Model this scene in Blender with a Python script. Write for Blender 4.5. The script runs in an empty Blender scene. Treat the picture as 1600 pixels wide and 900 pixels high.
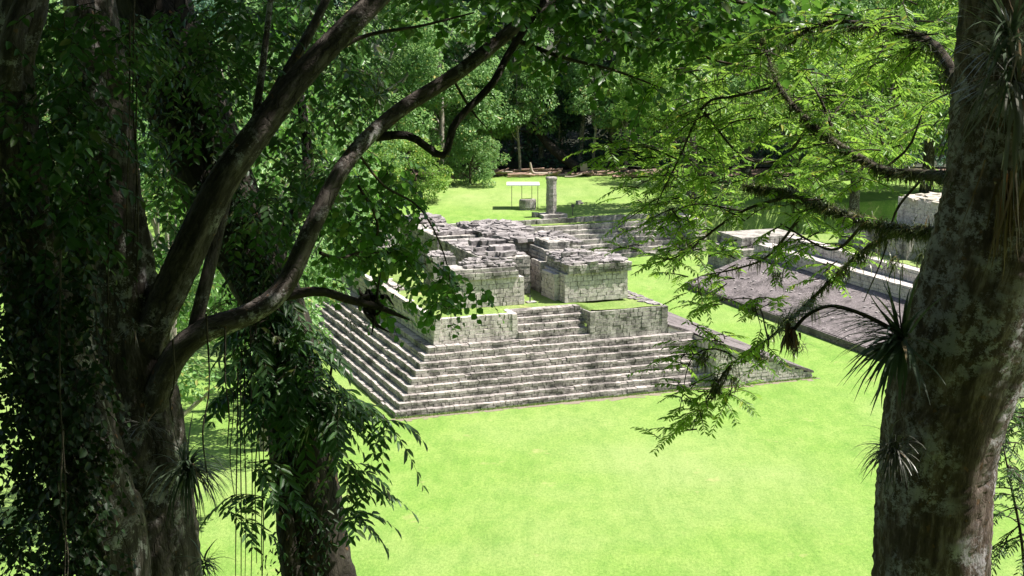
import bpy, math, random
import numpy as np
from mathutils import Vector, Matrix
S = bpy.context.scene
R = math.radians
random.seed(7); rng = np.random.default_rng(11)

# ------------------------------------------------------------ camera, world, sun
F = 2300.0; CH = 20.0; TH = math.atan(430 / F)
cam = bpy.data.objects.new('camera', bpy.data.cameras.new('camera')); S.collection.objects.link(cam)
cam.location = (0, 0, CH); cam.rotation_euler = (math.pi/2 - TH, 0, 0)
cam.data.sensor_width = 36; cam.data.lens = F / 1600 * 36; cam.data.clip_end = 2000; cam.data.clip_start = .1
S.camera = cam
SUN_EL = R(60); SUN_AZ = R(85)          # azimuth clockwise from +Y
w = bpy.data.worlds.new('World'); S.world = w; w.use_nodes = True
nt = w.node_tree; sky = nt.nodes.new('ShaderNodeTexSky'); sky.sky_type = 'NISHITA'; sky.sun_disc = False
sky.sun_elevation = SUN_EL; sky.sun_rotation = SUN_AZ; sky.air_density = 1.2; sky.dust_density = 2.0
nt.links.new(sky.outputs[0], nt.nodes['Background'].inputs[0]); nt.nodes['Background'].inputs[1].default_value = .065
sl = bpy.data.lights.new('sun', 'SUN'); sl.energy = 5.0; sl.angle = R(.5); sl.color = (1, .955, .88)
so = bpy.data.objects.new('sun', sl); S.collection.objects.link(so)
sd = Vector((math.cos(SUN_EL)*math.sin(SUN_AZ), math.cos(SUN_EL)*math.cos(SUN_AZ), math.sin(SUN_EL)))
so.rotation_euler = sd.to_track_quat('Z', 'Y').to_euler(); so.location = (40, 60, 60)
S.view_settings.view_transform = 'Standard'; S.view_settings.look = 'None'; S.view_settings.gamma = 1
S.view_settings.exposure = 1.35
S.render.engine = 'CYCLES'; S.cycles.max_bounces = 8; S.cycles.transparent_max_bounces = 4
S.cycles.use_denoising = True

# ------------------------------------------------------------ helpers
def at(px, py, d):                       # photo pixel + depth in metres -> point in the world
    x = (px - 800) / F; y = -(py - 450) / F
    r = np.array([x, math.cos(TH) + y*math.sin(TH), -math.sin(TH) + y*math.cos(TH)])
    return np.array([0, 0, CH]) + r * (d / r[1])
A21 = R(21); ORG = np.array([-5.873, 71.352, 0.0])
UU = np.array([math.cos(A21), math.sin(A21), 0]); VV = np.array([-math.sin(A21), math.cos(A21), 0])
def w2(u, v, z=0): return ORG + UU*u + VV*v + np.array([0, 0, z])

def tag(o, label=None, cat=None, group=None, kind=None):
    if label: o['label'] = label
    if cat: o['category'] = cat
    if group: o['group'] = group
    if kind: o['kind'] = kind
    return o
def empty(name, loc, label, cat, group=None, rz=0):
    o = bpy.data.objects.new(name, None); S.collection.objects.link(o)
    o.location = [float(c) for c in loc]; o.rotation_euler = (0, 0, rz); o.empty_display_size = .3
    return tag(o, label, cat, group)
def link(name, me, parent=None):
    o = bpy.data.objects.new(name, me); S.collection.objects.link(o)
    if parent: o.parent = parent
    return o
def copy_tree(o, parent=None):
    c = o.copy(); S.collection.objects.link(c)
    if parent: c.parent = parent
    for ch in o.children: copy_tree(ch, c)
    return c
def np_mesh(name, V, Fq, mat, smooth=False):
    V = np.asarray(V, np.float32); Fq = np.asarray(Fq, np.int32); k = Fq.shape[1]
    me = bpy.data.meshes.new(name)
    me.vertices.add(len(V)); me.vertices.foreach_set('co', V.ravel())
    me.loops.add(Fq.size); me.loops.foreach_set('vertex_index', Fq.ravel())
    me.polygons.add(len(Fq)); me.polygons.foreach_set('loop_start', np.arange(0, Fq.size, k, dtype=np.int32))
    if smooth: me.polygons.foreach_set('use_smooth', np.ones(len(Fq), bool))
    me.update(calc_edges=True); me.validate()
    me.materials.append(mat); return me
def wpos(o):
    return np.array(o.location)

class MB:
    def __init__(s): s.v = []; s.f = []
    def hexa(s, c8):                      # 8 corners: bottom 4 ccw, top 4 ccw
        n = len(s.v); s.v += [tuple(p) for p in c8]
        s.f += [(n+3, n+2, n+1, n), (n+4, n+5, n+6, n+7), (n, n+1, n+5, n+4), (n+1, n+2, n+6, n+5), (n+2, n+3, n+7, n+6), (n+3, n, n+4, n+7)]
    def box(s, x0, x1, y0, y1, z0, z1, j=0):
        r = lambda: random.uniform(-j, j)
        s.hexa([(x+r(), y+r(), z+r()) for z in (z0, z1) for x, y in ((x0, y0), (x1, y0), (x1, y1), (x0, y1))])
    def obox(s, c, sz, ang, j=0, tilt=0):
        M = Matrix.Rotation(ang, 3, 'Z') @ Matrix.Rotation(random.uniform(-tilt, tilt), 3, 'X') @ Matrix.Rotation(random.uniform(-tilt, tilt), 3, 'Y')
        pts = []
        for z in (-1, 1):
            for x, y in ((-1, -1), (1, -1), (1, 1), (-1, 1)):
                p = M @ Vector((x*sz[0]/2*(1+random.uniform(-j, j)), y*sz[1]/2*(1+random.uniform(-j, j)), z*sz[2]/2*(1+random.uniform(-j, j))))
                pts.append((c[0]+p.x, c[1]+p.y, c[2]+p.z))
        s.hexa(pts)
    def prism(s, poly, z0, z1):          # poly ccw in plan
        n = len(s.v); k = len(poly)
        s.v += [(x, y, z0) for x, y in poly] + [(x, y, z1) for x, y in poly]
        s.f.append(tuple(range(n+k-1, n-1, -1))); s.f.append(tuple(range(n+k, n+2*k)))
        for i in range(k):
            j = (i+1) % k; s.f.append((n+i, n+j, n+k+j, n+k+i))
    def build(s, name, mat, parent=None, off=(0, 0, 0), bevel=0, smooth=False):
        me = bpy.data.meshes.new(name)
        me.from_pydata([(x-off[0], y-off[1], z-off[2]) for x, y, z in s.v], [], s.f); me.update()
        if smooth:
            for p in me.polygons: p.use_smooth = True
        me.materials.append(mat); o = link(name, me, parent)
        if bevel:
            b = o.modifiers.new('bevel', 'BEVEL'); b.width = bevel; b.segments = 1; b.limit_method = 'ANGLE'
        return o

def course(mb, p0, p1, nrm, z0, h, depth, bl=.34, j=.012, gap=.024, prot=.025, top_var=.0):
    """one course of separate stones from p0 to p1 (plan), faces towards nrm, depth inwards"""
    p0 = np.array(p0, float); p1 = np.array(p1, float); n = np.array(nrm, float)
    L = np.linalg.norm(p1-p0)
    if L < .05: return
    d = (p1-p0)/L; s = 0
    while s < L-.03:
        b = min(bl*random.uniform(.55, 1.6), L-s)
        if L-s-b < bl*.4: b = L-s
        a0 = p0+d*(s+gap/2); a1 = p0+d*(s+b-gap/2); pr = random.uniform(-prot, prot)
        tv = random.uniform(-top_var, top_var*.6)+(top_var*1.1*math.sin(p0[0]+p0[1]+s*.55+z0*3) if top_var else 0)
        if top_var and random.random() < .035: tv -= .07
        q = []
        for z in (z0+gap*.3, z0+h-gap*.5+tv):
            for P in (a0+n*pr, a1+n*pr, a1-n*depth, a0-n*depth):
                q.append((P[0]+random.uniform(-j, j), P[1]+random.uniform(-j, j), z+random.uniform(-j, j)))
        if d[0]*n[1]-d[1]*n[0] > 0:       # keep winding outwards
            q = [q[i] for i in (1, 0, 3, 2, 5, 4, 7, 6)]
        mb.hexa(q); s += b
def wall(mb, p0, p1, nrm, z0, z1, ch=.2, bl=.34, depth=.22, batter=0, **k):
    """a face of coursed masonry with a given batter (lean inwards)"""
    z = z0; n = np.array(nrm, float)
    while z < z1-.04:
        h = min(ch*random.uniform(.85, 1.15), z1-z)
        if z1-z-h < ch*.45: h = z1-z
        o = n*(-batter*(z-z0)/max(z1-z0, .01))
        course(mb, np.array(p0)+o, np.array(p1)+o, nrm, z, h, depth, bl, **k); z += h
def block_mass(mb, u0, u1, v0, v1, z0, z1, sides='fl', batter=.0, ch=.2, bl=.34, **k):
    """solid rectangle with stone faces; f=front l=left b=back r=right"""
    mb.box(u0+.12, u1-.12, v0+.12, v1-.12, z0, z1-.03)
    if 'f' in sides: wall(mb, (u0, v0), (u1, v0), (0, -1), z0, z1, ch, bl, batter=batter, **k)
    if 'l' in sides: wall(mb, (u0, v1), (u0, v0), (-1, 0), z0, z1, ch, bl, batter=batter, **k)
    if 'b' in sides: wall(mb, (u1, v1), (u0, v1), (0, 1), z0, z1, ch, bl, batter=batter, **k)
    if 'r' in sides: wall(mb, (u1, v0), (u1, v1), (1, 0), z0, z1, ch, bl, batter=batter, **k)
def rubble(mb, u0, u1, v0, v1, zf, n, s=(.12, .34), hump=.4, flat=.6):
    n = int(n*.62)
    for _ in range(n):                    # lower stones first, smaller and looser ones above
        a, b = random.random(), random.random()
        env = (1-abs(2*a-1)**3)*(1-abs(2*b-1)**3)
        sz = random.uniform(*s)*(1.25 if _ < n*.4 else .95); tilt = .1 if _ < n*.6 else .3
        hh = hump*.8*env*(.45*(_/n)+.55*random.random())
        mb.obox((u0+(u1-u0)*a, v0+(v1-v0)*b, zf+hh+sz*.1), (sz*random.uniform(1.0, 1.9), sz*random.uniform(.8, 1.3), sz*random.uniform(.35, .7)*flat*1.2), random.choice((0, 1.57))+random.gauss(0, .3), .13, tilt)
    mb.box(u0+.15, u1-.15, v0+.15, v1-.15, zf-.02, zf+hump*.22, .03)

# ---- tubes
def tube(pts, rad, seg=10, step=.12, rough=.06, ridge=0, seed=0, cap=True):
    """smooth tapered limb through pts; returns V,F"""
    P = np.array(pts, float); r = np.array(rad, float)
    t = np.concatenate([[0], np.cumsum(np.linalg.norm(np.diff(P, axis=0), axis=1))])
    n = max(int(t[-1]/step), len(P)*2); ts = np.linspace(0, t[-1], n)
    # catmull-rom
    Q = np.zeros((n, 3)); RR = np.interp(ts, t, r)
    for k, s in enumerate(ts):
        i = min(max(np.searchsorted(t, s, 'right')-1, 0), len(P)-2); u = (s-t[i])/max(t[i+1]-t[i], 1e-6)
        p0 = P[i-1] if i > 0 else 2*P[i]-P[i+1]; p3 = P[i+2] if i+2 < len(P) else 2*P[i+1]-P[i]
        Q[k] = .5*((2*P[i])+(-p0+P[i+1])*u+(2*p0-5*P[i]+4*P[i+1]-p3)*u*u+(-p0+3*P[i]-3*P[i+1]+p3)*u**3)
    T = np.gradient(Q, axis=0); T /= np.linalg.norm(T, axis=1)[:, None]+1e-9
    ref = np.array([.13, 1, .21]) if abs(T[0] @ np.array([.13, 1, .21])) < .9 else np.array([1, .1, 0])
    a = np.linspace(0, 2*np.pi, seg, endpoint=False)
    ph = rng.uniform(0, 6.28, 6)
    V = np.zeros((n, seg, 3))
    X = np.cross(T[0], ref); X /= np.linalg.norm(X)
    for k in range(n):
        X = X - T[k]*(X @ T[k]); X /= np.linalg.norm(X)+1e-9
        Y = np.cross(T[k], X); s = ts[k]
        m = 1+rough*(.5*np.sin(2*a+ph[0]+s*.9)+.35*np.sin(3*a+ph[1]-s*1.7)+.25*np.sin(5*a+ph[2]+s*2.3)+.5*np.sin(s*2.1+ph[3])*np.cos(a+ph[4]))
        m = m+rng.normal(0, rough*.22, seg)+ridge*np.abs(np.sin(a*4.5+ph[5]+.25*np.sin(s*3)))
        V[k] = Q[k]+(np.cos(a)[:, None]*X+np.sin(a)[:, None]*Y)*(RR[k]*m)[:, None]
    off = rng.uniform(0, 50)
    B = np.stack([np.cos(a)[None]*RR[:, None]+off, np.sin(a)[None]*RR[:, None]+0*ts[:, None], np.repeat(ts[:, None]+off, seg, 1)], -1).reshape(-1, 3)
    V = V.reshape(-1, 3)
    i = np.arange(n-1)[:, None]*seg; j = np.arange(seg)[None]; j2 = (j+1) % seg
    Fq = np.stack([i+j, i+j2, i+seg+j2, i+seg+j], -1).reshape(-1, 4)
    if cap:                               # close the end with a point
        c = len(V); V = np.vstack([V, Q[-1]+T[-1]*RR[-1]*.6]); B = np.vstack([B, [off, 0, ts[-1]+off]]); e = (n-1)*seg
        Fq = np.vstack([Fq, np.stack([e+np.arange(seg), e+(np.arange(seg)+1) % seg, np.full(seg, c), np.full(seg, c)], -1)])
    return V, Fq, B
class Geo:                                # collects V/F arrays (quads; degenerate quads become tris)
    def __init__(s): s.V = []; s.F = []; s.B = []; s.n = 0
    def add(s, VF):
        V, Fq = VF[:2]
        if len(V) == 0: return
        s.V.append(V); s.F.append(np.asarray(Fq)+s.n); s.n += len(V); s.B.append(VF[2] if len(VF) > 2 else None)
    def build(s, name, mat, parent=None, smooth=False):
        off = wpos(parent) if parent is not None else 0
        V = np.vstack(s.V)-off; Fq = np.vstack(s.F)
        tri = Fq[:, 2] == Fq[:, 3]
        me = bpy.data.meshes.new(name); nq = (~tri).sum(); ntr = tri.sum()
        loops = np.concatenate([Fq[~tri].ravel(), Fq[tri][:, :3].ravel()]).astype(np.int32)
        starts = np.concatenate([np.arange(nq)*4, nq*4+np.arange(ntr)*3]).astype(np.int32)
        me.vertices.add(len(V)); me.vertices.foreach_set('co', V.astype(np.float32).ravel())
        me.loops.add(len(loops)); me.loops.foreach_set('vertex_index', loops)
        me.polygons.add(nq+ntr); me.polygons.foreach_set('loop_start', starts)
        if smooth: me.polygons.foreach_set('use_smooth', np.ones(nq+ntr, bool))
        me.update(calc_edges=True); me.materials.append(mat)
        if all(b is not None for b in s.B): me.attributes.new('limb', 'FLOAT_VECTOR', 'POINT').data.foreach_set('vector', np.vstack(s.B).astype(np.float32).ravel())
        return link(name, me, parent)

def nrmz(a): return a/(np.linalg.norm(a, axis=-1, keepdims=True)+1e-9)
def leaves(pos, d, n, L, W, w1=.5, w2_=.42, fold=.18, curl=.12):
    """folded leaf blades: pos base, d direction, n upper side"""
    N = len(pos); L = np.broadcast_to(L, N)[:, None]; W = np.broadcast_to(W, N)[:, None]
    d = nrmz(d); s = nrmz(np.cross(d, n)); n = np.cross(s, d)
    b = pos; t = pos+d*L-n*L*curl
    m1 = pos+d*L*.32; m2 = pos+d*L*.70-n*L*curl*.35
    r1 = m1+s*W*w1+n*W*fold; l1 = m1-s*W*w1+n*W*fold; r2 = m2+s*W*w2_+n*W*fold; l2 = m2-s*W*w2_+n*W*fold
    V = np.stack([b, r1, r2, t, l2, l1], 1).reshape(-1, 3); i = np.arange(N)[:, None]*6
    Fq = np.concatenate([i+np.array([[0, 1, 2, 3]]), i+np.array([[0, 3, 4, 5]])], 0)
    return V, Fq
def rnd_dir(N): return nrmz(rng.normal(size=(N, 3)))
def blades(pos, d, L, W, droop, seg=5, taper=True):
    """long narrow arching leaves (bromeliads): N x seg strips"""
    N = len(pos); d = nrmz(d); L = np.broadcast_to(L, N); W = np.broadcast_to(W, N); droop = np.broadcast_to(droop, N)
    s = nrmz(np.cross(d, np.array([.05, .02, 1]))+1e-4)
    k = seg+1; V = np.zeros((N, k, 2, 3)); p = pos.copy(); dd = d.copy()
    for i in range(k):
        w_ = W*(1-(i/seg)**1.6 if taper else 1)*.5+.0008
        V[:, i, 0] = p-s*w_[:, None]; V[:, i, 1] = p+s*w_[:, None]
        p = p+dd*(L/seg)[:, None]; dd = nrmz(dd+np.array([0, 0, -1])*(droop/seg)[:, None]+rng.normal(0, .07, dd.shape))
    V = V.reshape(-1, 3); b = (np.arange(N)*k*2)[:, None]+(np.arange(seg)*2)[None]
    Fq = np.stack([b, b+1, b+3, b+2], -1).reshape(-1, 4)
    return V, Fq

# ------------------------------------------------------------ materials
def mat(name):
    m = bpy.data.materials.new(name); m.use_nodes = True; return m, m.node_tree, m.node_tree.nodes['Principled BSDF']
def N(nt, t, **k):
    n = nt.nodes.new(t)
    for a, b in k.items():
        if a.startswith('i_'): n.inputs[a[2:]].default_value = b
        else: setattr(n, a, b)
    return n
def ramp(nt, fac, stops):
    r = nt.nodes.new('ShaderNodeValToRGB'); e = r.color_ramp.elements
    while len(e) < len(stops): e.new(.5)
    for el, (p, c) in zip(e, stops): el.position = p; el.color = (*c, 1) if len(c) == 3 else c
    nt.links.new(fac, r.inputs[0]); return r.outputs[0]
def mixc(nt, fac, a, b, mode='MIX'):
    m = nt.nodes.new('ShaderNodeMix'); m.data_type = 'RGBA'; m.blend_type = mode
    for s, v in ((0, fac), (6, a), (7, b)):
        if hasattr(v, 'is_output'): nt.links.new(v, m.inputs[s])
        else: m.inputs[s].default_value = v if s == 0 else (*v, 1)
    return m.outputs[2]
def wcoord(nt): return nt.nodes.new('ShaderNodeNewGeometry')
def noise(nt, vec, scale, detail=5, rough=.6, sx=None):
    if sx is not None:
        mp = nt.nodes.new('ShaderNodeMapping'); mp.inputs['Scale'].default_value = sx; nt.links.new(vec, mp.inputs[0]); vec = mp.outputs[0]
    n = nt.nodes.new('ShaderNodeTexNoise'); n.inputs['Scale'].default_value = scale; n.inputs['Detail'].default_value = detail; n.inputs['Roughness'].default_value = rough
    nt.links.new(vec, n.inputs['Vector']); return n.outputs[0]
def bump(nt, b, h, st, dist=.02):
    n = nt.nodes.new('ShaderNodeBump'); n.inputs['Strength'].default_value = st; n.inputs['Distance'].default_value = dist
    nt.links.new(h, n.inputs['Height']); nt.links.new(n.outputs[0], b.inputs['Normal'])

def stone_mat(name, light, mid, dark, stain=.5, islands=True, streak=False):
    stain = stain+.12
    m, nt, b = mat(name); g = wcoord(nt); pos = g.outputs['Position']
    a = ramp(nt, g.outputs['Random Per Island'], [(0, mid), (.55, light), (1, tuple(c*.75 for c in mid))]) if islands else mixc(nt, noise(nt, pos, 2.5), mid, light)
    n1 = noise(nt, pos, 9, 6, .7); c = mixc(nt, .5, a, ramp(nt, n1, [(.3, tuple(x*.45 for x in light)), (.62, tuple(min(x*1.25, .8) for x in light))]), 'MIX')
    n2 = noise(nt, pos, .8 if not streak else 1.6, 6, .72, sx=(1, 1, .35) if streak else None)
    lo = .5+.12*(1-stain*2)
    c = mixc(nt, ramp(nt, n2, [(lo-.03, (0, 0, 0)), (lo+.13, (.82, .82, .82))]), c, dark)
    n3 = noise(nt, pos, 5.5, 4, .8)
    c = mixc(nt, ramp(nt, n3, [(.54, (0, 0, 0)), (.68, (.8, .8, .8))]), c, tuple(x*.55 for x in dark))
    n4 = noise(nt, pos, 3.1, 3, .6)
    if not islands: c = mixc(nt, ramp(nt, noise(nt, pos, 4.5, 8, .85), [(.56, (0, 0, 0)), (.62, (.75, .75, .75))]), c, tuple(min(x*2.3, .6) for x in light))
    c = mixc(nt, ramp(nt, n4, [(.62, (0, 0, 0)), (.7, (.22, .22, .22))]), c, (.3, .28, .22))
    nt.links.new(c, b.inputs['Base Color']); b.inputs['Roughness'].default_value = .92; b.inputs['Specular IOR Level'].default_value = .2
    bump(nt, b, noise(nt, pos, 22, 5, .7), .7, .03); return m
M_stone = stone_mat('weathered_stone', (.40, .37, .34), (.26, .24, .22), (.065, .06, .055), .42)
M_stair = stone_mat('stair_stone', (.40, .36, .34), (.24, .21, .2), (.065, .058, .054), .42)
M_block = stone_mat('pale_wall_stone', (.52, .47, .44), (.41, .365, .345), (.11, .095, .088), .14, streak=True)
M_pink = stone_mat('apron_stone', (.17, .147, .147), (.105, .09, .09), (.055, .048, .048), .45, islands=False)
M_rubble = stone_mat('rubble_stone', (.30, .272, .268), (.19, .17, .167), (.06, .055, .054), .4)
M_red = stone_mat('reddish_stone', (.42, .32, .28), (.33, .24, .21), (.09, .07, .06), .3)
M_stela = stone_mat('carved_stone', (.30, .27, .25), (.2, .18, .17), (.08, .07, .065), .4, islands=False)

def grass_mat(name, c0, c1, c2, dry=0):
    m, nt, b = mat(name); pos = wcoord(nt).outputs['Position']
    a = mixc(nt, ramp(nt, noise(nt, pos, .4, 6, .75), [(.35, (0, 0, 0)), (.65, (1, 1, 1))]), c0, c1)
    a = mixc(nt, ramp(nt, noise(nt, pos, 1.3, 6, .75, sx=(1, .45, 1)), [(.42, (0, 0, 0)), (.7, (.75, .75, .75))]), a, c2)
    a = mixc(nt, ramp(nt, noise(nt, pos, .045, 3, .6), [(.45, (0, 0, 0)), (.7, (.6, .6, .6))]), a, (.27, .315, .13))
    a = mixc(nt, ramp(nt, noise(nt, pos, .5, 5, .8, sx=(1, .25, 1)), [(.48, (0, 0, 0)), (.68, (.4, .4, .4))]), a, tuple(x*.85 for x in c2))
    f = noise(nt, pos, 9, 6, .8, sx=(1, .5, 1))
    a = mixc(nt, .55, a, mixc(nt, 1, a, ramp(nt, f, [(.3, (.3, .4, .25)), (.7, (1.7, 1.5, 1.8))]), 'MULTIPLY'))
    f2 = ramp(nt, noise(nt, pos, .33, 4, .7), [(.63, (0, 0, 0)), (.74, (dry, dry, dry))])
    a = mixc(nt, f2, a, (.30, .28, .12))
    nt.links.new(a, b.inputs['Base Color']); b.inputs['Roughness'].default_value = .9; b.inputs['Specular IOR Level'].default_value = .15
    bump(nt, b, noise(nt, pos, 14, 6, .8), .8, .06); return m
M_grass = grass_mat('lawn_grass', (.15, .256, .046), (.192, .28, .066), (.09, .2, .028), .8)
M_grass2 = grass_mat('platform_grass', (.14, .23, .045), (.2, .25, .08), (.09, .17, .03), .9)

def leaf_mat(name, c0, c1, trans, tcol, gloss=.35, sat=1):
    m, nt, b = mat(name); g = wcoord(nt)
    n = noise(nt, g.outputs['Position'], .9, 3, .6)
    a = ramp(nt, g.outputs['Random Per Island'], [(0, c0), (.7, c1), (.92, tuple(min(x*1.3, 1) for x in c1)), (.955, (c1[0]*2.4, c1[1]*1.35, c1[2]*.9)), (1, (c1[0]*2.2, c1[1]*.95, c1[2]*.9))])
    a = mixc(nt, n, a, tuple(x*.7 for x in c0))
    nt.links.new(a, b.inputs['Base Color']); b.inputs['Roughness'].default_value = gloss; b.inputs['Specular IOR Level'].default_value = .22
    tr = nt.nodes.new('ShaderNodeBsdfTranslucent'); nt.links.new(mixc(nt, .5, a, tcol), tr.inputs[0])
    mx = nt.nodes.new('ShaderNodeMixShader'); mx.inputs[0].default_value = trans
    nt.links.new(b.outputs[0], mx.inputs[1]); nt.links.new(tr.outputs[0], mx.inputs[2])
    nt.links.new(mx.outputs[0], nt.nodes['Material Output'].inputs['Surface']); return m
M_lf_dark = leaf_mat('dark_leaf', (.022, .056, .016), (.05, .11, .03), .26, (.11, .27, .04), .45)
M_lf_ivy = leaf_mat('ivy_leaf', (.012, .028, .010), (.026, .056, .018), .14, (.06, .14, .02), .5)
M_lf_round = leaf_mat('round_leaf', (.045, .11, .025), (.075, .17, .035), .38, (.16, .4, .04))
M_lf_canopy = leaf_mat('canopy_leaf', (.035, .085, .02), (.06, .13, .03), .38, (.14, .34, .03))
M_lf_bright = leaf_mat('feathery_leaf', (.11, .23, .03), (.19, .34, .05), .52, (.34, .55, .07))
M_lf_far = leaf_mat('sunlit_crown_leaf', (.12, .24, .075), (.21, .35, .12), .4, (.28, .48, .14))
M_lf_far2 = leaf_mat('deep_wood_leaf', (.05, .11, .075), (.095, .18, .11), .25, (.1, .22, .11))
M_lf_yel = leaf_mat('yellow_green_leaf', (.14, .26, .045), (.22, .36, .08), .42, (.34, .54, .1))
M_brom = leaf_mat('bromeliad_leaf', (.05, .075, .045), (.10, .13, .085), .15, (.1, .16, .06))
M_gray_brom = leaf_mat('grey_airplant_leaf', (.10, .10, .085), (.2, .2, .17), .15, (.15, .15, .1))
M_dry = leaf_mat('dry_leaf', (.08, .05, .03), (.22, .15, .09), .15, (.2, .12, .06))
M_moss = leaf_mat('moss_tuft', (.05, .06, .025), (.10, .12, .045), .25, (.14, .18, .05))

def bark_mat(name, c0, c1, lichen, lam, scale=1.0, crack=.6):
    m, nt, b = mat(name); at_ = nt.nodes.new('ShaderNodeAttribute'); at_.attribute_name = 'limb'; pos = at_.outputs['Vector']
    wob = nt.nodes.new('ShaderNodeTexNoise'); wob.inputs['Scale'].default_value = 6; wob.inputs['Detail'].default_value = 4; nt.links.new(pos, wob.inputs['Vector'])
    wm = nt.nodes.new('ShaderNodeVectorMath'); wm.operation = 'MULTIPLY_ADD'; wm.inputs[1].default_value = (.17, .17, .17); nt.links.new(wob.outputs['Color'], wm.inputs[0]); nt.links.new(pos, wm.inputs[2])
    mp = nt.nodes.new('ShaderNodeMapping'); mp.inputs['Scale'].default_value = (1, 1, .26); nt.links.new(wm.outputs[0], mp.inputs[0])
    vo = nt.nodes.new('ShaderNodeTexVoronoi'); vo.feature = 'DISTANCE_TO_EDGE'; vo.inputs['Scale'].default_value = 15*scale**.5; nt.links.new(mp.outputs[0], vo.inputs['Vector'])
    ck = ramp(nt, vo.outputs['Distance'], [(0, (0, 0, 0)), (.16, (1, 1, 1))])
    f = noise(nt, pos, 8*scale, 9, .75, sx=(1, 1, .22))
    a = ramp(nt, f, [(.34, tuple(x*.4 for x in c0)), (.5, c0), (.62, c1)])
    l = noise(nt, pos, 5*scale, 9, .85); l0 = noise(nt, pos, 1.1*scale, 3, .6)
    a = mixc(nt, mixc(nt, ramp(nt, l, [(.56-lam*.12, (0, 0, 0)), (.6-lam*.12, (.8, .8, .8))]), (0, 0, 0), ramp(nt, l0, [(.52-lam*.14, (0, 0, 0)), (.62-lam*.14, (1, 1, 1))])), a, lichen)
    l2 = noise(nt, pos, 1.9, 6, .7)
    a = mixc(nt, ramp(nt, l2, [(.55, (0, 0, 0)), (.72, (.7, .7, .7))]), a, (.03, .026, .018))
    l3 = noise(nt, pos, 9*scale, 3, .5)
    a = mixc(nt, ramp(nt, l3, [(.66, (0, 0, 0)), (.7, (.55, .55, .55))]), a, (.17, .085, .035))
    cm = nt.nodes.new('ShaderNodeMath'); cm.operation = 'MULTIPLY'; cm.inputs[1].default_value = crack; nt.links.new(ramp(nt, noise(nt, pos, 2.7, 3, .6), [(.4, (.25, .25, .25)), (.6, (1, 1, 1))]), cm.inputs[0])
    a = mixc(nt, cm.outputs[0], a, mixc(nt, 1, a, ck, 'MULTIPLY'))
    ck = mixc(nt, cm.outputs[0], (1, 1, 1), ck)
    nt.links.new(a, b.inputs['Base Color']); b.inputs['Roughness'].default_value = .9; b.inputs['Specular IOR Level'].default_value = .2
    ad = nt.nodes.new('ShaderNodeMath'); ad.operation = 'ADD'; nt.links.new(f, ad.inputs[0]); nt.links.new(ck, ad.inputs[1])
    bump(nt, b, ad.outputs[0], .8, .025); return m
M_bark = bark_mat('grey_bark', (.055, .045, .038), (.14, .118, .105), (.38, .37, .36), .35, 1.5, .4)
M_bark_dark = bark_mat('mossy_dark_bark', (.022, .018, .014), (.05, .042, .032), (.1, .1, .085), 0)
M_bark_right = bark_mat('lichen_bark', (.085, .058, .048), (.21, .16, .145), (.40, .365, .40), .58, 2.6, .15)
M_bark_pale = bark_mat('pale_far_bark', (.25, .22, .18), (.42, .38, .32), (.5, .48, .45), .3, .4)
M_twig = bark_mat('twig_bark', (.05, .04, .03), (.10, .085, .06), (.2, .2, .17), .1)

def plain(name, c, rough=.6, **k):
    m, nt, b = mat(name); pos = wcoord(nt).outputs['Position']
    a = mixc(nt, noise(nt, pos, 4, 5, .7), tuple(x*.75 for x in c), c)
    nt.links.new(a, b.inputs['Base Color']); b.inputs['Roughness'].default_value = rough
    for kk, v in k.items(): b.inputs[kk].default_value = v
    return m
M_white = plain('white_roof_sheet', (.8, .8, .78), .4)
M_metal = plain('dark_metal', (.06, .06, .06), .5)
M_log = stone_mat('dead_wood', (.34, .23, .18), (.22, .14, .10), (.08, .055, .04), .35, islands=True)
M_logpale = plain('cut_pale_wood', (.36, .3, .24), .8)
M_soil = plain('leaf_litter', (.13, .085, .06), .95)
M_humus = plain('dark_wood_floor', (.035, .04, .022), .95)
M_path = plain('worn_path_stone', (.38, .34, .28), .95)

# ------------------------------------------------------------ ground (one sheet)
def sstep(x, a, b):
    t = np.clip((x-a)/(b-a), 0, 1); return t*t*(3-2*t)
def uvof(x, y): return (x-ORG[0])*UU[0]+(y-ORG[1])*UU[1], (x-ORG[0])*VV[0]+(y-ORG[1])*VV[1]
def ground_z(x, y):
    u, v = uvof(x, y)
    k = sstep(u, -2, 5)
    z = 2.9*(k*sstep(v, 44.75, 45.15)+(1-k)*sstep(v, 34, 50))
    slope = 18.4-18.4*np.clip((y-3)/38., 0, 1)**.62
    slope = np.where(y < -6, 18.4+np.clip((-6-y)*.35, 0, 14), slope)  # unseen rise behind the viewpoint, added to block low sky light
    z = np.maximum(z, np.where(y < 41, slope, 0))
    z = z+sstep(y, 168, 330)*46
    return z
xs = np.unique(np.concatenate([np.linspace(-700, -80, 14), np.linspace(-80, 90, 171), np.linspace(90, 700, 14)]))
ys = np.unique(np.concatenate([np.linspace(-120, -10, 12), np.linspace(-10, 60, 71), np.linspace(60, 180, 401), np.linspace(180, 220, 40), np.linspace(220, 900, 26)]))
X, Y = np.meshgrid(xs, ys); Z = ground_z(X, Y)
Vg = np.stack([X, Y, Z], -1).reshape(-1, 3); nx = len(xs)
ii = (np.arange(len(ys)-1)[:, None]*nx+np.arange(nx-1)[None]).ravel()
gr = link('ground', np_mesh('ground', Vg, np.stack([ii, ii+1, ii+nx+1, ii+nx], -1), M_grass, True)); tag(gr, kind='structure')
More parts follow.
